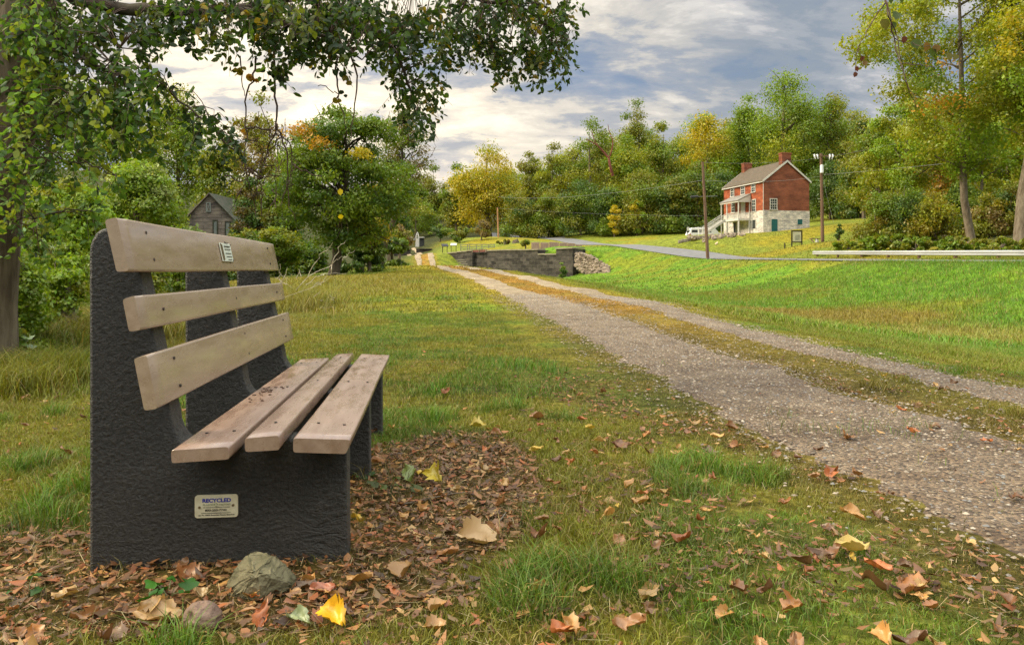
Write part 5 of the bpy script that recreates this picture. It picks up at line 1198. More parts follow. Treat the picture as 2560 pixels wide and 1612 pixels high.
mb = MB(); mb.box((2.5 * s_, -.3, 4 * s_), (5 * s_, .3, 8 * s_)); mb.build('white_base', M['paint'], e)
for x_ in (-6, 8): mb = MB(); mb.bar((x_ * s_, -.3, 0), (x_ * s_, .3, 9 * s_), .08, .08); mb.build('leg', M['polewood'], e)
# guard rail
gr = empty('guard_rail', (25.6, 64.2, 0), 0, 'long galvanised W-beam guard rail along the far side of the road', 'guard rail')
gp = [(25.45, 64.2), (25.6, 58), (25.75, 52), (25.9, 46), (26.05, 40), (26.3, 33), (26.8, 25)]; zt_ = [P(0, b_, y_).z for b_, y_ in zip((632.5, 632.5, 632.8, 633, 633, 634.5, 636), [g_[1] for g_ in gp])]
wp = [(-.155, .0), (-.11, -.075), (-.045, -.075), (0, -.01), (.045, -.075), (.11, -.075), (.155, .0)]
mb = MB(); V = []; n_ = 60; gd = dens(np.array(gp), n_)
for i_ in range(n_):
    z_ = np.interp(-gd[i_, 1], [-g_[1] for g_ in gp], zt_)
    for dz_, dx_ in wp: V.append((gd[i_, 0] + dx_ - 25.6, gd[i_, 1] - 64.2, z_ + dz_))
for i_ in range(n_): 
    z_ = np.interp(-gd[i_, 1], [-g_[1] for g_ in gp], zt_)
Fs = [(i_ * 7 + k, i_ * 7 + k + 1, (i_ + 1) * 7 + k + 1, (i_ + 1) * 7 + k) for i_ in range(n_ - 1) for k in range(6)]
mb.add(V, Fs); bo = mb.build('beam', M['galv'], gr); sm = bo.modifiers.new('thick', 'SOLIDIFY'); sm.thickness = .012
yk = 63.6
while yk > 26:
    x_ = np.interp(-yk, [-g_[1] for g_ in gp], [g_[0] for g_ in gp]); z_ = np.interp(-yk, [-g_[1] for g_ in gp], zt_); gz = H(x_, yk)
    mb = MB(); mb.box((x_ + .09 - 25.6, yk - 64.2, (z_ + .12 + gz - .5) / 2), (.16, .14, z_ + .12 - gz + .5)); mb.build('post', M['polewood'], gr); yk -= 3.8
# ================================================================== TREES
YG, GR, DG, GD, ORG, OLV, BRN, PALE, BRT = A(.29, .31, .015), A(.165, .235, .016), A(.078, .135, .018), A(.43, .35, .014), A(.50, .27, .02), A(.215, .22, .02), A(.24, .175, .05), A(.30, .36, .08), A(.22, .32, .016)
def leaf_cloud(C, Rr, n, size, cols, flat=.7, droop=.25, shell=2.2, seed=0):
    """rhombic leaf faces spread through a set of clumps; returns V (n,4,3), colours (n,4,3)"""
    r = np.random.default_rng(seed); C = np.asarray(C); Rr = np.asarray(Rr); w_ = Rr ** 2.0; k = r.choice(len(C), n, p=w_ / w_.sum())
    d = r.normal(size=(n, 3)); d /= np.linalg.norm(d, axis=1)[:, None]
    rad = Rr[k] * (r.random(n) ** (1 / shell)) * (1 + .18 * r.normal(size=n))
    p = C[k] + d * rad[:, None] * np.array((1, 1, flat))
    nrm = d * .5 + r.normal(size=(n, 3)) * .55 + np.array((0, 0, .45)); nrm /= np.linalg.norm(nrm, axis=1)[:, None]
    t = np.cross(nrm, r.normal(size=(n, 3))); t /= np.linalg.norm(t, axis=1)[:, None] + 1e-9; t[:, 2] -= droop; b_ = np.cross(nrm, t)
    s = (size * (.55 + .9 * r.random(n)))[:, None]
    V = np.stack([p - t * s * .5, p + b_ * s * .3 - nrm * s * .05, p + t * s * .5, p - b_ * s * .3 - nrm * s * .05], 1)
    kc = cols[r.integers(0, len(cols), len(C))][k] if cols.ndim == 2 else cols
    c = kc * (.80 + .36 * r.random((n, 1)) ** 1.1) * (1 + .07 * r.normal(size=(n, 3)))
    return V, np.repeat(np.clip(c, .003, 1)[:, None], 4, 1)
def limb_pts(a, b, bend, r, n=5):
    a, b = Vector(a), Vector(b); L_ = (b - a).length; o = Vector(r.normal(size=3)) * L_ * bend; o.z = abs(o.z) * .6
    return [a.lerp(b, k / (n - 1)) + o * math.sin(math.pi * k / (n - 1)) for k in range(n)]
TN = [0]
def tree(label, pxc, top, bot, hw, Yd, cols, n=7000, leaf=.45, ncl=26, name='tree', group=None, trunk=None, shape=1.0, sparse=0, wood='bark', cat='tree', clump=None, lean=0, base_px=None, flat=.7, depth=1.0, shell=2.2, mat='leaf', limbs=12, extra=None, bare=0, zb=None, skirt=0):
    """crown bounded in height by photo rows top..bot and hw columns either side of pxc, at distance Yd"""
    if Yd > 95: leaf *= .78; n = int(n * 1.6)
    TN[0] += 1; sd_ = 900 + TN[0] * 7; r = np.random.default_rng(sd_)
    cx = px(pxc, Yd); zt_ = P(0, top, Yd).z; bx = px(base_px if base_px is not None else pxc + lean, Yd); gz = H(bx, Yd) if zb is None else zb; zb_ = max(P(0, bot, Yd).z, gz + .1); hr = hw / F * Yd
    cz, hh = (zt_ + zb_) / 2, (zt_ - zb_) / 2
    # clumps on an egg, wider at mid height, ragged
    C, Rr = [], []; R0 = clump or min(hr, hh) * .42
    while len(C) < ncl:
        d = r.normal(size=3); d /= np.linalg.norm(d); f = .35 + .65 * r.random() ** .5
        q_ = np.array((d[0] * f, d[1] * f * depth, d[2] * f)); wz = 1 - .28 * max(q_[2], 0) ** 2 * shape
        rr = R0 * (.55 + .75 * r.random())
        C.append((cx + q_[0] * max(hr - rr * .75, hr * .3) * wz, Yd + q_[1] * max(hr - rr * .75, hr * .3) * wz, cz + q_[2] * max(hh - rr * flat * .8, hh * .3))); Rr.append(rr)
    C.append((cx, Yd, zt_ - R0 * .6)); Rr.append(R0 * .8)
    for k in range(skirt):                              # foliage down to the ground at a wood's edge
        a_ = 6.283 * k / skirt + r.random(); rr = R0 * (.6 + .5 * r.random()); C.append((cx + math.cos(a_) * hr * .8, Yd + math.sin(a_) * hr * .6 - hr * .2, gz + rr * (.2 + 1.3 * r.random()))); Rr.append(rr)
    e = empty(name, (bx, Yd, gz), 0, label, cat, group)
    off = np.array((bx, Yd, gz))
    cols = np.asarray(cols)
    V, cc = leaf_cloud(C, Rr, n, leaf, cols, flat, shell=shell, seed=sd_)
    if extra:                                           # patches of another colour: (px, py, r_px, colour, count)
        for (a_, b_, rp2, col_, nn) in extra:
            rr = rp2 / F * Yd; base_ = np.array(P(a_, b_, Yd - hr * .55)); cs = base_ + r.normal(size=(5, 3)) * rr * .45
            V2, c2 = leaf_cloud(cs, np.full(5, rr * .6), nn, leaf, np.array([col_]), flat, seed=sd_ + 3); V = np.concatenate([V, V2]); cc = np.concatenate([cc, c2])
    V = V - off
    V[..., 2] = np.maximum(V[..., 2], -.2)
    np_mesh('crown', V.reshape(-1, 3), np.arange(len(V) * 4).reshape(-1, 4), M[mat], e, np.minimum(cc, .75).reshape(-1, 3))
    # trunk and limbs
    tr = trunk or max(.12, hh * .035); mb = MB(); th = zt_ - gz
    fork = zb_ - gz + (zt_ - zb_) * .25; tp = [(0, 0, -.4)] + [((cx - bx) * f ** 1.3 + r.normal() * tr * .5 * (f > 0), r.normal() * tr * .4 * (f > 0), fork * f) for f in (0, .35, .7, 1)] + [((cx - bx) + r.normal() * tr, 0, fork + (th - fork) * .45), ((cx - bx) + r.normal() * tr * .5, 0, fork + (th - fork) * .8)]
    mb.tube(tp, [tr * 1.35, tr * 1.2, tr, tr * .9, tr * .8, tr * .42, tr * .12], 9); 
    od = np.argsort(-np.array(Rr))[:limbs]
    for j in od:
        z0_ = min(max((C[j][2] - gz) - (np.hypot(C[j][0] - cx, C[j][1] - Yd)) * .7, fork * .55), th * .8); f = z0_ / max(fork, .1)
        st_ = Vector(((cx - bx) * min(f, 1) ** 1.3, 0, z0_)); en = Vector(C[j]) - Vector(off)
        lr_ = tr * .38 * (1 - .4 * r.random()); mb.tube(limb_pts(st_, en, .10, r), [lr_, lr_ * .8, lr_ * .6, lr_ * .4, lr_ * .15], 6)
        for _ in range(2 + bare):
            e2 = en + Vector(r.normal(size=3)) * Rr[j] * (.45 + .15 * bare); m2 = st_.lerp(en, .5 + .4 * r.random()); mb.tube(limb_pts(m2, e2, .12, r, 4), [lr_ * .4, lr_ * .3, lr_ * .2, lr_ * .08], 4)
    mb.build('trunk', M[wood], e, smooth=True)
    return e
gF = 'trees of the wooded hillside'
# -- far gap and centre
tree('hazy olive tree in the far gap just right of the leafy column over the path', 1085, 408, 610, 48, 235, [OLV, GR * .9], 6000, .6, 24, sparse=.3)
tree('lower green tree in the far gap above the pointed white post', 1040, 440, 612, 36, 225, [GR, OLV], 5000, .6, 20)
tree('dark tree in shade at the left of the far gap', 1008, 455, 610, 34, 190, [DG, GR * .7], 5000, .5, 20)
tree('big round golden-green tree above the lock', 1222, 352, 600, 102, 165, [GD, YG, GD * 1.1, GD * .9, YG], 17000, .5, 44, trunk=.7, shape=.6)
tree('olive tree filling the left flank of the round golden one', 1142, 405, 600, 50, 180, [OLV, YG * .8, GR], 7000, .55, 26)
tree('thin-topped green tree between the round golden tree and the wooded slope', 1322, 375, 600, 46, 178, [YG * .8, OLV, BRN], 5200, .5, 24, bare=1)
tree('airy yellow-green tree right of the thin-topped one', 1385, 352, 600, 58, 172, [YG, OLV, GR], 8000, .5, 28, bare=1)
e = tree('tall tree with bare red-brown limbs showing through its crown', 1478, 290, 590, 72, 166, [YG * .85, OLV, GR], 8500, .5, 30, bare=2, trunk=.5)
mb = MB(); ob = Vector(e.location); r_ = np.random.default_rng(5)
for a, b, c, d, rad in ((1532, 440, 1522, 395, .55), (1522, 395, 1495, 365, .4), (1495, 365, 1465, 348, .22), (1522, 395, 1532, 350, .3), (1532, 350, 1520, 312, .15), (1495, 365, 1480, 330, .16)):
    q0, q1 = P(a, b, 156) - ob, P(c, d, 156) - ob; rad *= .55; mb.tube(limb_pts(q0, q1, .05, r_), [rad, rad * .95, rad * .9, rad * .8, rad * .7], 6)
mb.build('dead_limb', solid('redvine', (.13, .035, .025), (.24, .08, .05), 3, .9), e)
tree('tall sparse grey-topped tree rising above the middle of the slope', 1592, 243, 590, 62, 182, [OLV, YG * .8, GR * .9], 6500, .5, 28, bare=2)
tree('rounded mid green tree in front of the tall sparse-topped one', 1565, 330, 590, 72, 160, [YG, GR, BRT * .8], 9500, .5, 30)
tree('green tree left of the bright yellow crown', 1655, 300, 590, 62, 168, [GR, YG * .8], 8500, .5, 28)
tree('bright yellow tree behind the left chimney of the brick house', 1765, 278, 560, 88, 158, [GD, YG * 1.1, GD * 1.1, BRT], 13000, .5, 40, trunk=.5)
tree('tallest green tree standing behind the brick house', 1962, 172, 560, 112, 150, [BRT, GR, YG, GR], 17000, .48, 48, trunk=.9, shape=.8)
tree('green tree left behind the tallest one', 1872, 232, 560, 62, 160, [GR, BRT * .9], 8500, .5, 28)
tree('broad dull green tree right of the tallest one', 2085, 228, 570, 88, 150, [GR, OLV, YG * .8], 14000, .48, 40, trunk=.6)
tree('dark green tree between the broad dull one and the roadside trees', 2160, 290, 600, 72, 118, [GR * .8, DG, OLV], 11000, .4, 34)
# dark understorey at the wood's edge
for k, (a, t_, b_, h_, y_, cl, lb) in enumerate((
    (1300, 470, 612, 50, 152, [DG, GR, OLV], 'dark understorey tree behind the far utility pole'), (1372, 470, 612, 52, 150, [GR, OLV, YG * .7], 'dull dark tree where the road vanishes'),
    (1452, 440, 606, 62, 146, [GR, DG, YG * .6], 'deep green tree at the wood edge above the leaning slabs'), (1525, 465, 604, 50, 142, [DG, GR], 'deep green tree left of the small yellow bush'),
    (1605, 415, 600, 66, 140, [GR, YG * .7, OLV], 'dark leafy tree right of the small yellow bush'), (1680, 435, 598, 60, 138, [GR, DG, OLV], 'dark tree behind the leaning utility pole'),
    (1745, 400, 592, 60, 136, [DG, GR * .8, OLV], 'dark olive tree left of the brick house'), (1812, 420, 585, 55, 138, [DG, GR], 'shadowy tree hidden behind the house porch'),
    (2075, 400, 575, 62, 134, [DG, GR * .7], 'dark tree on the right of the brick gable'), (2150, 430, 585, 60, 128, [DG, OLV], 'dark tree above the lawn right of the transformer pole'))):
    tree(lb, a, t_, b_ + 15, h_ + 6, y_, cl, 11500, .40, 34, shape=.3, skirt=14)
tree('small bright yellow bush at the dark wood edge', 1536, 512, 596, 22, 137, [GD * 1.2], 1500, .34, 10, name='bush', cat='bush')
tree('yellow-green bush beside the small bright yellow one', 1592, 500, 592, 30, 136.5, [GD, YG, BRT], 2200, .36, 12, name='bush', cat='bush')
for k, (a, t_, b_, h_, y_, cl, lb) in enumerate((
    (1203, 548, 618, 30, 134, [OLV, BRN * .9], 'grey-olive round bush left of the far utility pole'), (1150, 565, 612, 34, 138, [OLV * .9, GR * .8], 'low olive bush behind the wooden fence'),
    (1100, 560, 608, 40, 150, [GR, DG], 'dark green bush right of the pointed white post'), (1012, 540, 606, 24, 165, [DG, DG * 1.1], 'round dark green bush left of the pointed white post'),
    (1262, 600, 626, 26, 121, [OLV, STRAW * .6], 'low scrubby bush on the mound by the fence end'), (1314, 600, 616, 14, 108, [GR, OLV], 'small green bush left of the stone slabs'))):
    tree(lb, a, t_, b_, h_, y_, cl, 2600, .34, 14, name='bush', cat='bush', limbs=5)
tree('lone small dark bush in the grass before the lock wall', 1404, 655, 700, 15, 62, [DG * 1.2, GR], 1500, .12, 8, name='bush', cat='bush', limbs=3)
# fill rows up the hill, look-alikes
for k in range(34):
    a = 985 + 1640 * (k + .5 * rng.random()) / 34; y_ = 195 + 60 * rng.random(); hw_ = 52 + 25 * rng.random()
    ridge = np.interp(a, [950, 1040, 1130, 1225, 1330, 1400, 1500, 1590, 1680, 1760, 1870, 1960, 2080, 2200, 2400, 2600], [520, 470, 440, 400, 420, 390, 345, 300, 330, 310, 270, 225, 260, 260, 200, 200])
    tree('one of the look-alike green trees filling the hillside behind', a, ridge + 12 + 45 * rng.random(), 600, hw_, y_, [[OLV, GR], [GR, YG * .8], [DG, GR], [YG * .9, OLV]][k % 4], 4200, .62, 22, group='background trees filling the hillside', limbs=4)

# -- right roadside group
tr1 = tree('tall yellow-green roadside tree on a leaning grey trunk behind the guard rail', 2395, -260, 470, 235, 56, [YG, BRT, YG * .85, GR], 44000, .21, 84, trunk=.26, base_px=2431, clump=1.6, extra=[(2350, 205, 75, ORG, 350), (2220, 40, 80, YG, 2200), (2180, 130, 65, YG, 1500)], limbs=26, depth=.8, bare=1)
tree('tall roadside tree at the right frame edge with the thicker trunk', 2600, -300, 430, 190, 50, [YG, YG, BRT], 34000, .21, 56, trunk=.42, base_px=2552, clump=1.5, limbs=20, extra=[(2535, 100, 60, GD, 500)], bare=1)
tree('leafy mid-height tree hanging left of the leaning roadside trunk', 2262, 205, 520, 108, 74, [YG, BRT, YG], 26000, .22, 52, trunk=.2, clump=1.1, limbs=16)
tree('yellow-green tree hanging low between the two grey roadside trunks', 2455, 280, 500, 105, 73, [BRT, YG, YG], 20000, .21, 40, trunk=.15, clump=1.0)
tree('orange-tinged tree behind the roadside trunks', 2350, 180, 560, 130, 82, [YG * .9, YG, ORG * .6, OLV], 17000, .32, 40, trunk=.3)
tree('tall green tree at the back right corner', 2520, 20, 560, 130, 90, [GR, YG, YG], 18000, .36, 40, trunk=.3)
tree('tree behind the gap in the roadside crowns', 2200, 300, 560, 85, 95, [GR * .9, YG * .8], 9000, .34, 32)
for k, (a, t_, b_, h_, y_, cl, lb) in enumerate((
    (2190, 475, 640, 55, 70, [OLV, GR, GD * .5], 'olive shrub at the left end of the guard rail thicket'), (2262, 440, 640, 62, 68, [DG, OLV, GR], 'dark shrub behind the guard rail, second from the left'),
    (2335, 470, 640, 58, 66, [GD * .6, OLV, YG], 'golden shrub left of the slender grey trunk'), (2405, 450, 640, 55, 70, [DG, GR], 'dark green shrub behind the slender grey trunk'),
    (2470, 480, 640, 55, 63, [GD * .65, BRN, YG * .7], 'tan and yellow shrub between the two grey trunks'), (2548, 440, 640, 60, 62, [OLV, DG, GD * .4], 'olive shrub behind the thick trunk at the right edge'),
    (2120, 600, 650, 34, 67, [BRT * .9, YG], 'low bright green weeds at the guard rail end'), (2250, 585, 650, 60, 66, [GR, YG * .8], 'low leafy weeds behind the middle of the guard rail'), (2400, 590, 648, 60, 64, [GR, YG * .7], 'low leafy weeds behind the right part of the guard rail'))):
    tree(lb, a, t_, b_, h_ + 5, y_, cl, 9500, .18, 28, name='shrub', cat='shrub', limbs=6, flat=.8, skirt=12, shape=.2)
tree('small climbing vine clump leaning on the guy wire', 2098, 560, 640, 14, 80, [DG, GR], 900, .2, 7, name='bush', cat='bush', limbs=2)

# -- left woodland edge
tree('spreading dark green locust tree on a thick trunk in the hollow behind the bench', 858, 262, 640, 205, 36, [GR * .85, GR, DG * 1.3, BRT * .7], 52000, .13, 130, trunk=.24, base_px=832, clump=.85, flat=.52, limbs=34, bare=2, wood='barkdark', shape=.7, depth=.8, extra=[(770, 335, 60, ORG * .9, 550), (905, 380, 40, GD, 350)])
tree('half-bare brownish tree right of the dark locust', 1005, 262, 560, 92, 48, [OLV * .8, BRN * .8, GR * .8], 8500, .13, 44, trunk=.18, clump=.8, limbs=30, bare=4, wood='barkdark', shape=.3, base_px=948)
tree('golden orange small tree beside the locust', 925, 455, 640, 62, 44, [GD, ORG * .75, YG, GD * .8], 12000, .14, 34, clump=.55, name='tree')
tree('dark evergreen mass right of the orange tree', 972, 400, 625, 45, 72, [DG, DG * 1.2], 9000, .24, 28)
tree('dark brown-green tree at the path end, left side', 1000, 480, 622, 34, 95, [DG, BRN * .6, OLV * .6], 5000, .3, 20)
tree('rust-tinted bush under the dark evergreen', 1000, 560, 628, 38, 68, [BRN, OLV, DG], 4000, .2, 18, name='bush', cat='bush')
tree('thin-topped brownish tree above the grey shed', 650, 222, 600, 92, 74, [OLV, BRN, YG * .7], 9500, .26, 40, bare=3, limbs=22, wood='barkdark')
tree('bright green tree behind the shed roof', 448, 205, 570, 110, 84, [BRT, YG * .9, GR], 20000, .26, 50, trunk=.3)
tree('green tree right of the shed roof', 560, 330, 590, 85, 80, [GR, YG * .7], 11000, .27, 34)
tree('dark olive tree just right of the shed', 628, 440, 650, 52, 62, [OLV * .7, DG, BRN * .5], 8000, .2, 28)
tree('shaded green tree between shed and locust', 712, 400, 660, 70, 56, [GR * .7, DG, OLV * .7], 11000, .2, 34)
tree('low yellow-green tree at the foot of the locust', 690, 560, 690, 85, 40, [YG * .8, GR, BRT * .8], 11000, .13, 34, name='bush', cat='bush', flat=.5)
tree('low dark thicket right of the locust foot', 905, 590, 665, 70, 44, [DG, GR * .8], 9000, .15, 28, name='bush', cat='bush', flat=.6, skirt=14, shape=.2)
tree('mid green tree above the pale shrub', 300, 215, 600, 120, 58, [BRT, GR, YG * .8], 17000, .22, 44, trunk=.25)
tree('tall green tree filling the left edge behind the trunk', 120, 60, 640, 150, 46, [GR, BRT * .8, DG], 17000, .2, 46, trunk=.25)
tree('leafy tree far left beyond the near trunk', -60, 120, 640, 130, 40, [GR, BRT], 9000, .2, 32)
tree('pale silvery green shrub with small white-edged leaves behind the bench', 345, 392, 640, 118, 21, [PALE, PALE * .8, BRT, GR], 26000, .085, 46, name='shrub', cat='shrub', clump=.42, limbs=14, skirt=14, shape=.2)
tree('broad green shrub left of the pale one', 175, 440, 700, 120, 17, [BRT, GR, YG * .8], 20000, .085, 40, name='shrub', cat='shrub', clump=.36, limbs=14, skirt=14, shape=.2)
tree('shadowed green shrub behind the back of the bench', 330, 600, 735, 95, 15, [BRT * .9, GR, YG * .6], 13000, .07, 30, name='shrub', cat='shrub', clump=.26, limbs=10, skirt=14, shape=.2)
tree('dark green shrub seen between the bench slats', 455, 560, 720, 80, 19, [GR * .8, DG, BRT * .6], 13000, .085, 32, name='shrub', cat='shrub', clump=.3, limbs=10, skirt=14, shape=.2)
tree('leafy shrub at the foot of the near trunk', 40, 500, 850, 95, 10.5, [BRT, GR, YG * .7], 13000, .062, 34, name='shrub', cat='shrub', clump=.20, limbs=12, mat='leafgloss', skirt=14, shape=.2)
tree('broad-leaved sapling low at the left frame edge', 10, 820, 960, 75, 6.2, [BRT * .8, GR, YG * .5], 900, .075, 14, name='shrub', cat='shrub', clump=.10, limbs=8, mat='leafgloss')
tree('shadowed thicket at the left edge behind the sapling', -20, 640, 870, 110, 13, [GR * .8, DG * 1.3, BRT * .6], 11000, .075, 30, name='shrub', cat='shrub', clump=.26, limbs=10, skirt=14, shape=.2)

for k, (a, t_, b_, h_, y_, cl, lb) in enumerate((
    (250, 505, 690, 95, 30, [PALE, GR, BRT], 'pale green undergrowth between the barn and the bench'), (395, 470, 680, 75, 34, [GR, PALE * .8, BRT], 'green undergrowth covering the left corner of the barn'),
    (520, 590, 690, 90, 44, [DG, GR * .8], 'dark bushes below the barn windows'), (620, 570, 700, 70, 40, [GR * .8, DG, OLV], 'olive bushes between barn and locust'),
    (90, 560, 720, 100, 24, [GR, BRT], 'green undergrowth behind the near trunk'), (-60, 520, 760, 90, 18, [GR * .8, DG * 1.3], 'dark undergrowth left of the near trunk'),
    (760, 600, 690, 60, 52, [DG, GR * .7], 'dark low bushes in the hollow behind the locust'), (980, 590, 640, 45, 62, [DG, GR * .8], 'dark low bushes at the left of the golden lawn crest'))):
    tree(lb, a, t_, b_, h_, y_, cl, 12000, .0045 * y_, 30, name='bush', cat='bush', limbs=6, flat=.8, skirt=16, shape=.2)
for k, (a, t_, b_, h_, y_, cl, lb) in enumerate((
    (2190, 588, 650, 50, 57, [BRT * .8, YG * .8], 'weedy growth just behind the rail, leftmost'), (2290, 592, 650, 60, 53, [GR, YG * .7, OLV], 'weedy growth just behind the rail below the slender trunk'),
    (2400, 590, 652, 60, 50, [BRT * .7, OLV], 'weedy growth between the two grey trunks at rail height'), (2505, 592, 652, 60, 47, [GR, OLV, YG * .7], 'weedy growth at the foot of the thick right trunk'),
    (70, 650, 905, 85, 8.4, [BRT, GR, YG * .7], 'bramble tangle beside the near trunk'), (175, 600, 790, 70, 12.5, [BRT, GR, YG * .6], 'bramble tangle left behind the bench back'),
    (-30, 760, 980, 80, 6.6, [GR, BRT * .8], 'bramble tangle cut by the left frame edge'), (40, 610, 900, 95, 7.3, [BRT, GR, BRT * .8], 'big bright bramble mass at the left frame edge'), (165, 640, 880, 58, 8.2, [BRT, YG * .7, GR], 'bright bramble mass close behind the bench back'), (95, 700, 850, 55, 9.4, [BRT, YG * .6, GR], 'low bramble tangle among the tall golden grass'), (305, 640, 760, 75, 13.5, [YG * .7, GR, OLV], 'bramble tangle right behind the bench back'))):
    tree(lb, a, t_, b_, h_, y_, cl, 9000, max(.0040 * y_, .04), 26, name='bramble' if y_ < 40 else 'weeds', cat='bramble' if y_ < 40 else 'weeds', limbs=6, flat=.75, skirt=16, shape=.2)
for k, (a, t_, b_, h_, y_) in enumerate(((1345, 395, 600, 62, 185), (1430, 365, 600, 70, 185), (1520, 330, 600, 78, 190), (1620, 318, 600, 70, 190), (1700, 330, 595, 75, 180), (1820, 290, 590, 70, 178), (2010, 260, 580, 85, 175), (2130, 270, 590, 85, 170), (1170, 440, 600, 60, 200), (1270, 420, 600, 60, 200))):
    tree('one of the look-alike green trees filling the hillside behind', a, t_, b_, h_, y_, [[YG, GR], [OLV, YG, GR], [YG * 1.05, OLV]][k % 3], 9500, .5, 32, group='background trees filling the hillside', limbs=6)
# ================================================================== THE NEAR TREE that overhangs the bench
big = empty('near_tree', (px(-52, 6), 6.0, 0), 0, 'big near tree at the left edge whose leafy limb overhangs the bench', 'tree')
BO = np.array(big.location); mb = MB(); r_ = np.random.default_rng(77)
tpts = [(-62, 1010), (-55, 942), (-38, 760), (-20, 560), (4, 400), (38, 200), (72, 0), (105, -220), (150, -520), (190, -900)]
tr_ = [.34, .28, .22, .20, .195, .20, .20, .18, .14, .05]
mb.tube([P(a, b, 6.0) - Vector(BO) for a, b in tpts], tr_, 18)
M['nearbark'] = solid('nearbark', (.075, .055, .035), (.19, .15, .10), 9, .95, 1, 26, .15, stretch=(1, 1, .22))
trunk = mb.build('trunk', M['nearbark'], big, smooth=True)
LIMB = [[(85, -60, 6.0), (190, -5, 5.9), (330, 24, 5.8), (470, 30, 5.8), (600, 22, 5.9), (760, -10, 6.1), (930, -30, 6.4), (1130, -20, 6.7), (1300, 20, 7.0), (1420, 90, 7.2)],
        [(130, -330, 6.0), (380, -260, 6.3), (700, -170, 6.6), (1000, -110, 6.9), (1250, -40, 7.1), (1400, 40, 7.3)],
        [(600, 22, 5.9), (720, 60, 5.8), (820, 95, 5.8), (905, 150, 5.9)],
        [(760, -10, 6.1), (900, 60, 6.3), (990, 130, 6.5), (1030, 230, 6.6), (1040, 300, 6.7)],
        [(60, 60, 5.9), (180, 130, 5.6), (300, 190, 5.5), (400, 215, 5.5), (500, 290, 5.5), (590, 380, 5.5)],
        [(30, 230, 5.9), (140, 260, 5.6), (260, 290, 5.5), (350, 320, 5.5)],
        [(0, 420, 5.9), (90, 330, 5.6), (200, 250, 5.5), (300, 120, 5.5)],
        [(10, 430, 5.9), (120, 405, 5.6), (215, 408, 5.5), (290, 440, 5.5)],
        [(-5, 560, 5.9), (80, 545, 5.6), (170, 520, 5.5), (240, 530, 5.5)]]
LR = [(.062, .012), (.06, .01), (.03, .006), (.028, .006), (.022, .004), (.014, .004), (.012, .004), (.010, .003), (.009, .003)]
lp = []
for L_, (ra, rb) in zip(LIMB, LR):
    pts = [np.array(P(a, b, y)) for a, b, y in L_]; d = []
    for i in range(len(pts) - 1):
        for k in range(4): d.append(pts[i] * (1 - k / 4) + pts[i + 1] * k / 4 + r_.normal(size=3) * .008)
    d.append(pts[-1]); m = len(d); lp.append(np.array(d))
    l = MB(); l.tube([Vector(p - BO) for p in d], [ra + (rb - ra) * (k / (m - 1)) ** .8 for k in range(m)], 8); l.build('limb', M['barkdark'], big, smooth=True)
LPTS = np.concatenate(lp)
# foliage regions: (column, row, half width, half height, distance, sprays)
BL = [(80, 60, 60, 90, 5.68, 44), (60, 200, 60, 90, 5.68, 44), (40, 340, 50, 80, 5.7, 32), (20, 480, 40, 70, 5.72, 14), (130, 120, 70, 110, 5.6, 30), (60, 40, 90, 90, 5.7, 34), (200, 40, 130, 60, 5.7, 60), (180, 150, 120, 90, 5.6, 66), (320, 60, 90, 45, 5.7, 26), (330, 175, 70, 70, 5.5, 44), (230, 270, 110, 70, 5.5, 54), (120, 300, 110, 60, 5.7, 30), (390, 210, 45, 50, 5.5, 14), (330, 290, 80, 45, 5.5, 24),
      (455, 240, 40, 40, 5.5, 6), (520, 290, 45, 40, 5.5, 10), (565, 350, 35, 45, 5.5, 7), (230, 350, 60, 30, 5.5, 9), (90, 380, 70, 40, 5.6, 10), (250, 440, 55, 28, 5.5, 7), (130, 430, 60, 40, 5.6, 8), (170, 500, 55, 35, 5.5, 7), (60, 560, 60, 45, 5.6, 8), (230, 545, 40, 18, 5.5, 4), (110, 610, 60, 40, 5.7, 8),
      (450, 15, 100, 28, 5.7, 34), (600, 0, 110, 30, 5.7, 36), (400, 75, 55, 26, 5.7, 9), (470, 62, 60, 24, 5.7, 9), (560, 70, 50, 28, 5.7, 10), (640, 60, 50, 45, 5.8, 16), (720, 55, 60, 60, 5.8, 30), (790, 75, 60, 65, 5.9, 34), (850, 60, 70, 80, 6.0, 44), (800, 10, 110, 30, 6.1, 36), (680, 150, 18, 25, 5.8, 4), (690, 10, 60, 30, 5.9, 18),
      (930, 20, 70, 40, 6.3, 28), (1000, 95, 45, 50, 6.4, 20), (1010, 170, 45, 55, 6.5, 24), (1045, 230, 38, 45, 6.6, 20), (1035, 285, 35, 28, 6.6, 12), (940, 100, 40, 40, 6.4, 12), (980, 40, 60, 40, 6.5, 20),
      (1090, 30, 80, 45, 6.7, 34), (1130, 105, 55, 36, 6.8, 16), (1180, 60, 70, 55, 6.9, 36), (1250, 70, 75, 65, 7.0, 42), (1290, 140, 60, 42, 7.1, 24), (1350, 80, 65, 75, 7.1, 44), (1385, 150, 38, 40, 7.2, 16), (1410, 60, 35, 70, 7.2, 20), (1340, 0, 100, 30, 7.2, 30), (1200, -10, 130, 25, 7.0, 30), (1090, 150, 30, 35, 6.8, 8),
      (350, -60, 200, 50, 6.0, 30), (800, -80, 300, 50, 6.4, 50), (1200, -90, 250, 50, 7.0, 40), (100, -100, 200, 60, 6, 30)]
V, C_, tw = [], [], MB(); shp = np.array([(0, 0, 0), (.32, .27, .06), (.68, .24, .04), (1, 0, -.08), (.68, -.24, .04), (.32, -.27, .06)])
M['nearleaf'] = leafy('nearleaf', .5, .025, .5)
NT = [A(.030, .065, .010), A(.045, .090, .012), A(.065, .115, .014), A(.024, .048, .010), A(.10, .125, .015)]
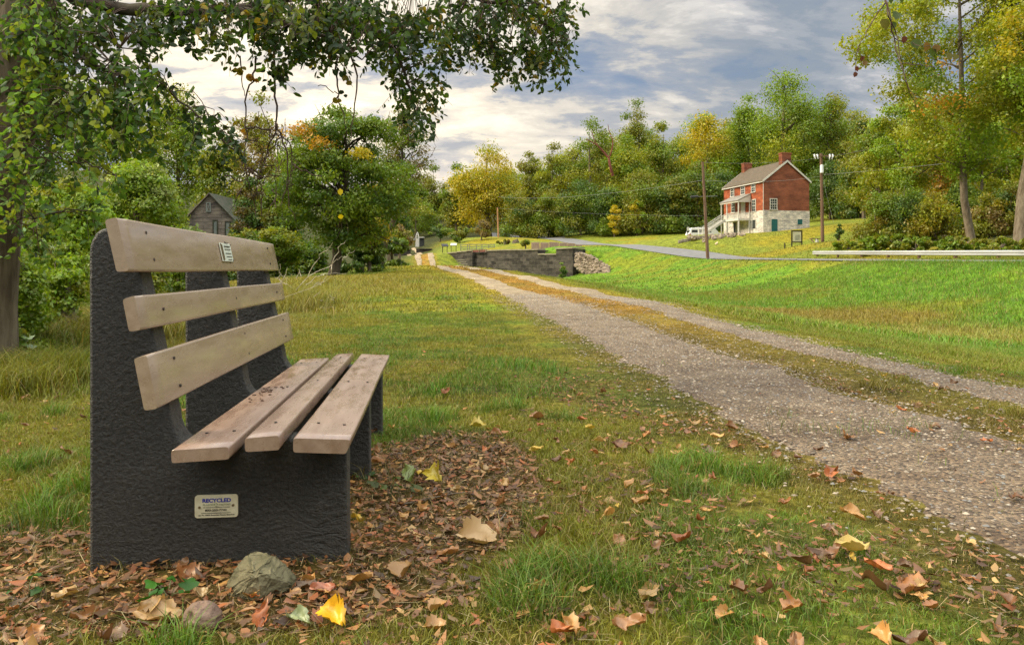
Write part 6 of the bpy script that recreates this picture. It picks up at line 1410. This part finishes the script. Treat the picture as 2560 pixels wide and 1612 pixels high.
for (a, b, wa, wb, y, ns) in BL:
    for s in range(int(ns * (1.0 if a < 430 else 1.3))):
        t_, q_ = r_.random() * 6.283, r_.random() ** .5
        o = np.array(P(a + wa * q_ * math.cos(t_), b + wb * q_ * math.sin(t_), y + r_.normal() * .28))
        j = np.argmin(((LPTS - o) ** 2).sum(1)); st = LPTS[j]
        dr = (o - st); L1 = np.linalg.norm(dr) + 1e-6
        hang = np.array((r_.normal() * .35 + .3 * dr[0] / L1, r_.normal() * .35, -.75)); hang /= np.linalg.norm(hang); ln = .14 + .16 * r_.random()
        if L1 < .45 and r_.random() < .55:
            md = (st + o) / 2 + np.array((0, 0, .10 * L1)); tw.tube([Vector(st - BO), Vector(md - BO), Vector(o - BO)], [.005, .0035, .0025], 4)
        tw.tube([Vector(o - BO), Vector(o + hang * ln - BO)], [.0022, .001], 3)
        col = NT[r_.integers(0, 5)] * (.8 + .4 * r_.random()) * (2.0 if a < 150 else 1.7 if a < 430 and b > 60 else .95)  # left sprays lightened: backlight painted into their leaf colour
        if r_.random() < .05 and a > 500: col = A(.20, .15, .01)
        nl = r_.integers(6, 12)
        for k in range(nl):
            p = o + hang * ln * (k / nl) + r_.normal(size=3) * .012; L2 = .04 + .034 * r_.random()
            ax = np.array((r_.normal(), r_.normal(), -.45 - .6 * r_.random())); ax /= np.linalg.norm(ax); up_ = np.cross(ax, r_.normal(size=3)); up_ /= np.linalg.norm(up_); sd2 = np.cross(up_, ax)
            V.append(p + (shp[:, :1] * ax + shp[:, 1:2] * sd2 + shp[:, 2:] * up_ * (1 + r_.normal())) * L2); C_.append(np.repeat((col * (.7 + .6 * r_.random()))[None], 6, 0))
V = np.array(V) - BO; i0 = (np.arange(len(V)) * 6)[:, None]; print('near leaves', len(V))
np_mesh('crown', V.reshape(-1, 3), [i0 + np.array([[0, 1, 2, 3]]), i0 + np.array([[3, 4, 5, 0]])], M['nearleaf'], big, np.array(C_).reshape(-1, 3))
tw.build('twigs', M['twig'], big)
# bare vines hanging in front of the sky
vn_ = MB()
def vine(pts, y, r0=.006, r1=.002, jit=.01):
    P_ = [np.array(P(a, b, y + r_.normal() * .03)) for a, b in pts]; d = []
    for i in range(len(P_) - 1):
        for k in range(3): d.append(P_[i] * (1 - k / 3) + P_[i + 1] * k / 3 + r_.normal(size=3) * jit * (k > 0))
    d.append(P_[-1]); n_ = len(d); r0 *= 1.5; r1 *= 1.4; vn_.tube([Vector(q - BO) for q in d], [r0 + (r1 - r0) * k / (n_ - 1) for k in range(n_)], 5)
for pts, r0 in (([(640, 140), (632, 185), (618, 230), (615, 290), (618, 350), (614, 420), (622, 480)], .006), ([(685, 130), (688, 220), (692, 290), (690, 330), (670, 370), (655, 420), (640, 470)], .007), ([(692, 310), (705, 345), (718, 380), (720, 440), (722, 500), (738, 550)], .006), ([(615, 322), (655, 324), (700, 338), (728, 370), (730, 420), (722, 460)], .005),
                ([(845, 140), (843, 200), (845, 245), (860, 285), (868, 340)], .006), ([(882, 120), (893, 190), (890, 240), (880, 310), (878, 350)], .006), ([(700, 345), (680, 370), (655, 400), (630, 425), (590, 450), (565, 465)], .004), ([(690, 330), (676, 350), (668, 300), (650, 260)], .003),
                ([(733, 410), (765, 425), (795, 440), (810, 450)], .005), ([(845, 240), (830, 260), (820, 275), (808, 290)], .003), ([(845, 235), (820, 222), (795, 216)], .003), ([(600, 140), (604, 200), (612, 240)], .004), ([(618, 420), (640, 440), (668, 442), (702, 438)], .005), ([(640, 470), (636, 510), (640, 540)], .004), ([(720, 460), (708, 490), (704, 520)], .004), ([(560, 440), (600, 455), (640, 425), (660, 380)], .004), ([(690, 520), (690, 470), (686, 440)], .003)):
    vine(pts, 6.0, r0 * 1.0)
for k in range(46):
    a, b = 600 + 140 * r_.random(), 300 + 200 * r_.random(); q_ = r_.normal(size=2) * 28; vine([(a, b), (a + q_[0] * .5, b + abs(q_[1]) * .5), (a + q_[0], b + q_[1])], 6.0, .003, .001, .006)
vn_.build('hanging_vines', M['twig'], big)
V, C_ = [], []
for a, b, s, c in ((596, 172, .06, 1), (612, 180, .06, 1), (632, 186, .06, 2), (640, 192, .05, 2), (588, 172, .05, 1), (688, 165, .08, 0), (700, 175, .08, 0), (680, 180, .07, 0), (695, 190, .08, 0), (712, 182, .06, 0), (640, 290, .05, 1), (596, 305, .05, 1), (611, 328, .04, 2), (866, 190, .07, 1), (846, 247, .05, 1), (855, 230, .04, 0), (862, 180, .05, 0), (855, 470, .05, 3), (860, 535, .05, 3)):
    for k in range(3 if c != 3 else 1):
        p = np.array(P(a, b, 6.0)) + r_.normal(size=3) * .012; ax = np.array((r_.normal(), r_.normal() * .4, -.8)); ax /= np.linalg.norm(ax); up_ = np.cross(ax, r_.normal(size=3)); up_ /= np.linalg.norm(up_); sd2 = np.cross(up_, ax)
        V.append(p + (shp[:, :1] * ax + shp[:, 1:2] * sd2 * 1.4 + shp[:, 2:] * up_) * s * (.8 + .4 * r_.random())); C_.append(np.repeat(([A(.03, .05, .012), A(.22, .17, .015), A(.32, .15, .015), A(.6, .45, .01)][c])[None], 6, 0))
V = np.array(V) - BO; i0 = (np.arange(len(V)) * 6)[:, None]
np_mesh('vine_leaves', V.reshape(-1, 3), [i0 + np.array([[0, 1, 2, 3]]), i0 + np.array([[3, 4, 5, 0]])], M['nearleaf'], big, np.array(C_).reshape(-1, 3))

# a second overhanging spray, top right
hb = empty('hanging_branch', tuple(P(2210, -60, 4.6)), 0, 'thin dark twigs with a few round leaves hanging in from the top right', 'branch'); BO = np.array(hb.location); vn_ = MB()
for pts, r0 in (([(2210, -60), (2213, 0), (2228, 60), (2238, 110), (2252, 160), (2262, 200), (2278, 240), (2291, 275)], .004), ([(2213, 0), (2220, 40), (2240, 85), (2250, 140), (2266, 200), (2290, 255)], .003), ([(2213, 8), (2190, 40), (2165, 80), (2150, 110), (2140, 150), (2138, 180)], .003), ([(2235, 95), (2270, 108), (2300, 115), (2330, 118)], .002), ([(2252, 160), (2290, 162), (2330, 168), (2360, 160)], .002), ([(2150, 110), (2145, 130), (2158, 145)], .0015)):
    vine(pts, 4.6, r0, .001, .004)
vn_.build('twig', M['twig'], hb)
V, C_ = [], []; rd = np.array([(0, 0, 0), (.25, .40, .05), (.7, .38, .05), (1, 0, -.05), (.7, -.38, .05), (.25, -.40, .05)])
for a, b, s, c in ((2205, 60, .078, 0), (2240, 40, .07, 1), (2234, 62, .05, 1), (2262, 98, .045, 3), (2283, 110, .07, 1), (2318, 115, .06, 2), (2340, 120, .055, 2), (2330, 130, .055, 1), (2372, 140, .05, 0), (2384, 142, .045, 0), (2158, 146, .035, 3), (2165, 158, .04, 2), (2140, 172, .035, 3), (2140, 186, .035, 3), (2250, -5, .06, 1), (2222, 0, .05, 1)):
    p = np.array(P(a, b, 4.6)); ax = np.array((r_.normal() * .3, r_.normal() * .3, -1)); ax /= np.linalg.norm(ax); up_ = np.array((.2 * r_.normal(), -1, .2)); sd2 = np.cross(up_, ax)
    V.append(p + (rd[:, :1] * ax + rd[:, 1:2] * sd2 + rd[:, 2:] * up_ * 2) * s * .95 + np.array((0, 0, s * .4))); C_.append(np.repeat(([A(.12, .11, .01), A(.06, .09, .01), A(.15, .085, .015), A(.10, .03, .018)][c])[None], 6, 0))
V = np.array(V) - BO; i0 = (np.arange(len(V)) * 6)[:, None]
np_mesh('leaves', V.reshape(-1, 3), [i0 + np.array([[0, 1, 2, 3]]), i0 + np.array([[3, 4, 5, 0]])], M['nearleaf'], hb, np.array(C_).reshape(-1, 3))

# pale dead brush sticking up beyond the bench
db = empty('dead_brush', tuple(G(825, 14)), 0, 'pale arching dead branches sticking up from the dry grass beyond the bench', 'dead branch'); BO = np.array(db.location); vn_ = MB()
for pts, r0 in (([(770, 690), (790, 655), (808, 630), (832, 606)], .011), ([(828, 684), (833, 650), (845, 620), (864, 602)], .013), ([(765, 712), (800, 690), (828, 684), (865, 684)], .009), ([(740, 725), (790, 680), (835, 655), (855, 640)], .010), ([(780, 720), (815, 690), (832, 660)], .008), ([(704, 705), (715, 685), (719, 668)], .008), ([(840, 775), (857, 790), (856, 820)], .007), ([(800, 770), (825, 768), (845, 770)], .006), ([(700, 660), (706, 690), (730, 720)], .006), ([(690, 755), (735, 735), (790, 715), (830, 690)], .008), ([(855, 650), (872, 632), (888, 625)], .008)):
    vine(pts, 14.0, r0 * .5, r0 * .2, .02)
for k in range(14):
    a, b = 690 + 170 * r_.random(), 665 + 90 * r_.random(); vine([(a, b), (a + r_.normal() * 20, b - 25 * r_.random())], 14.0, .006, .002, .015)
vn_.build('branches', M['deadtwig'], db)
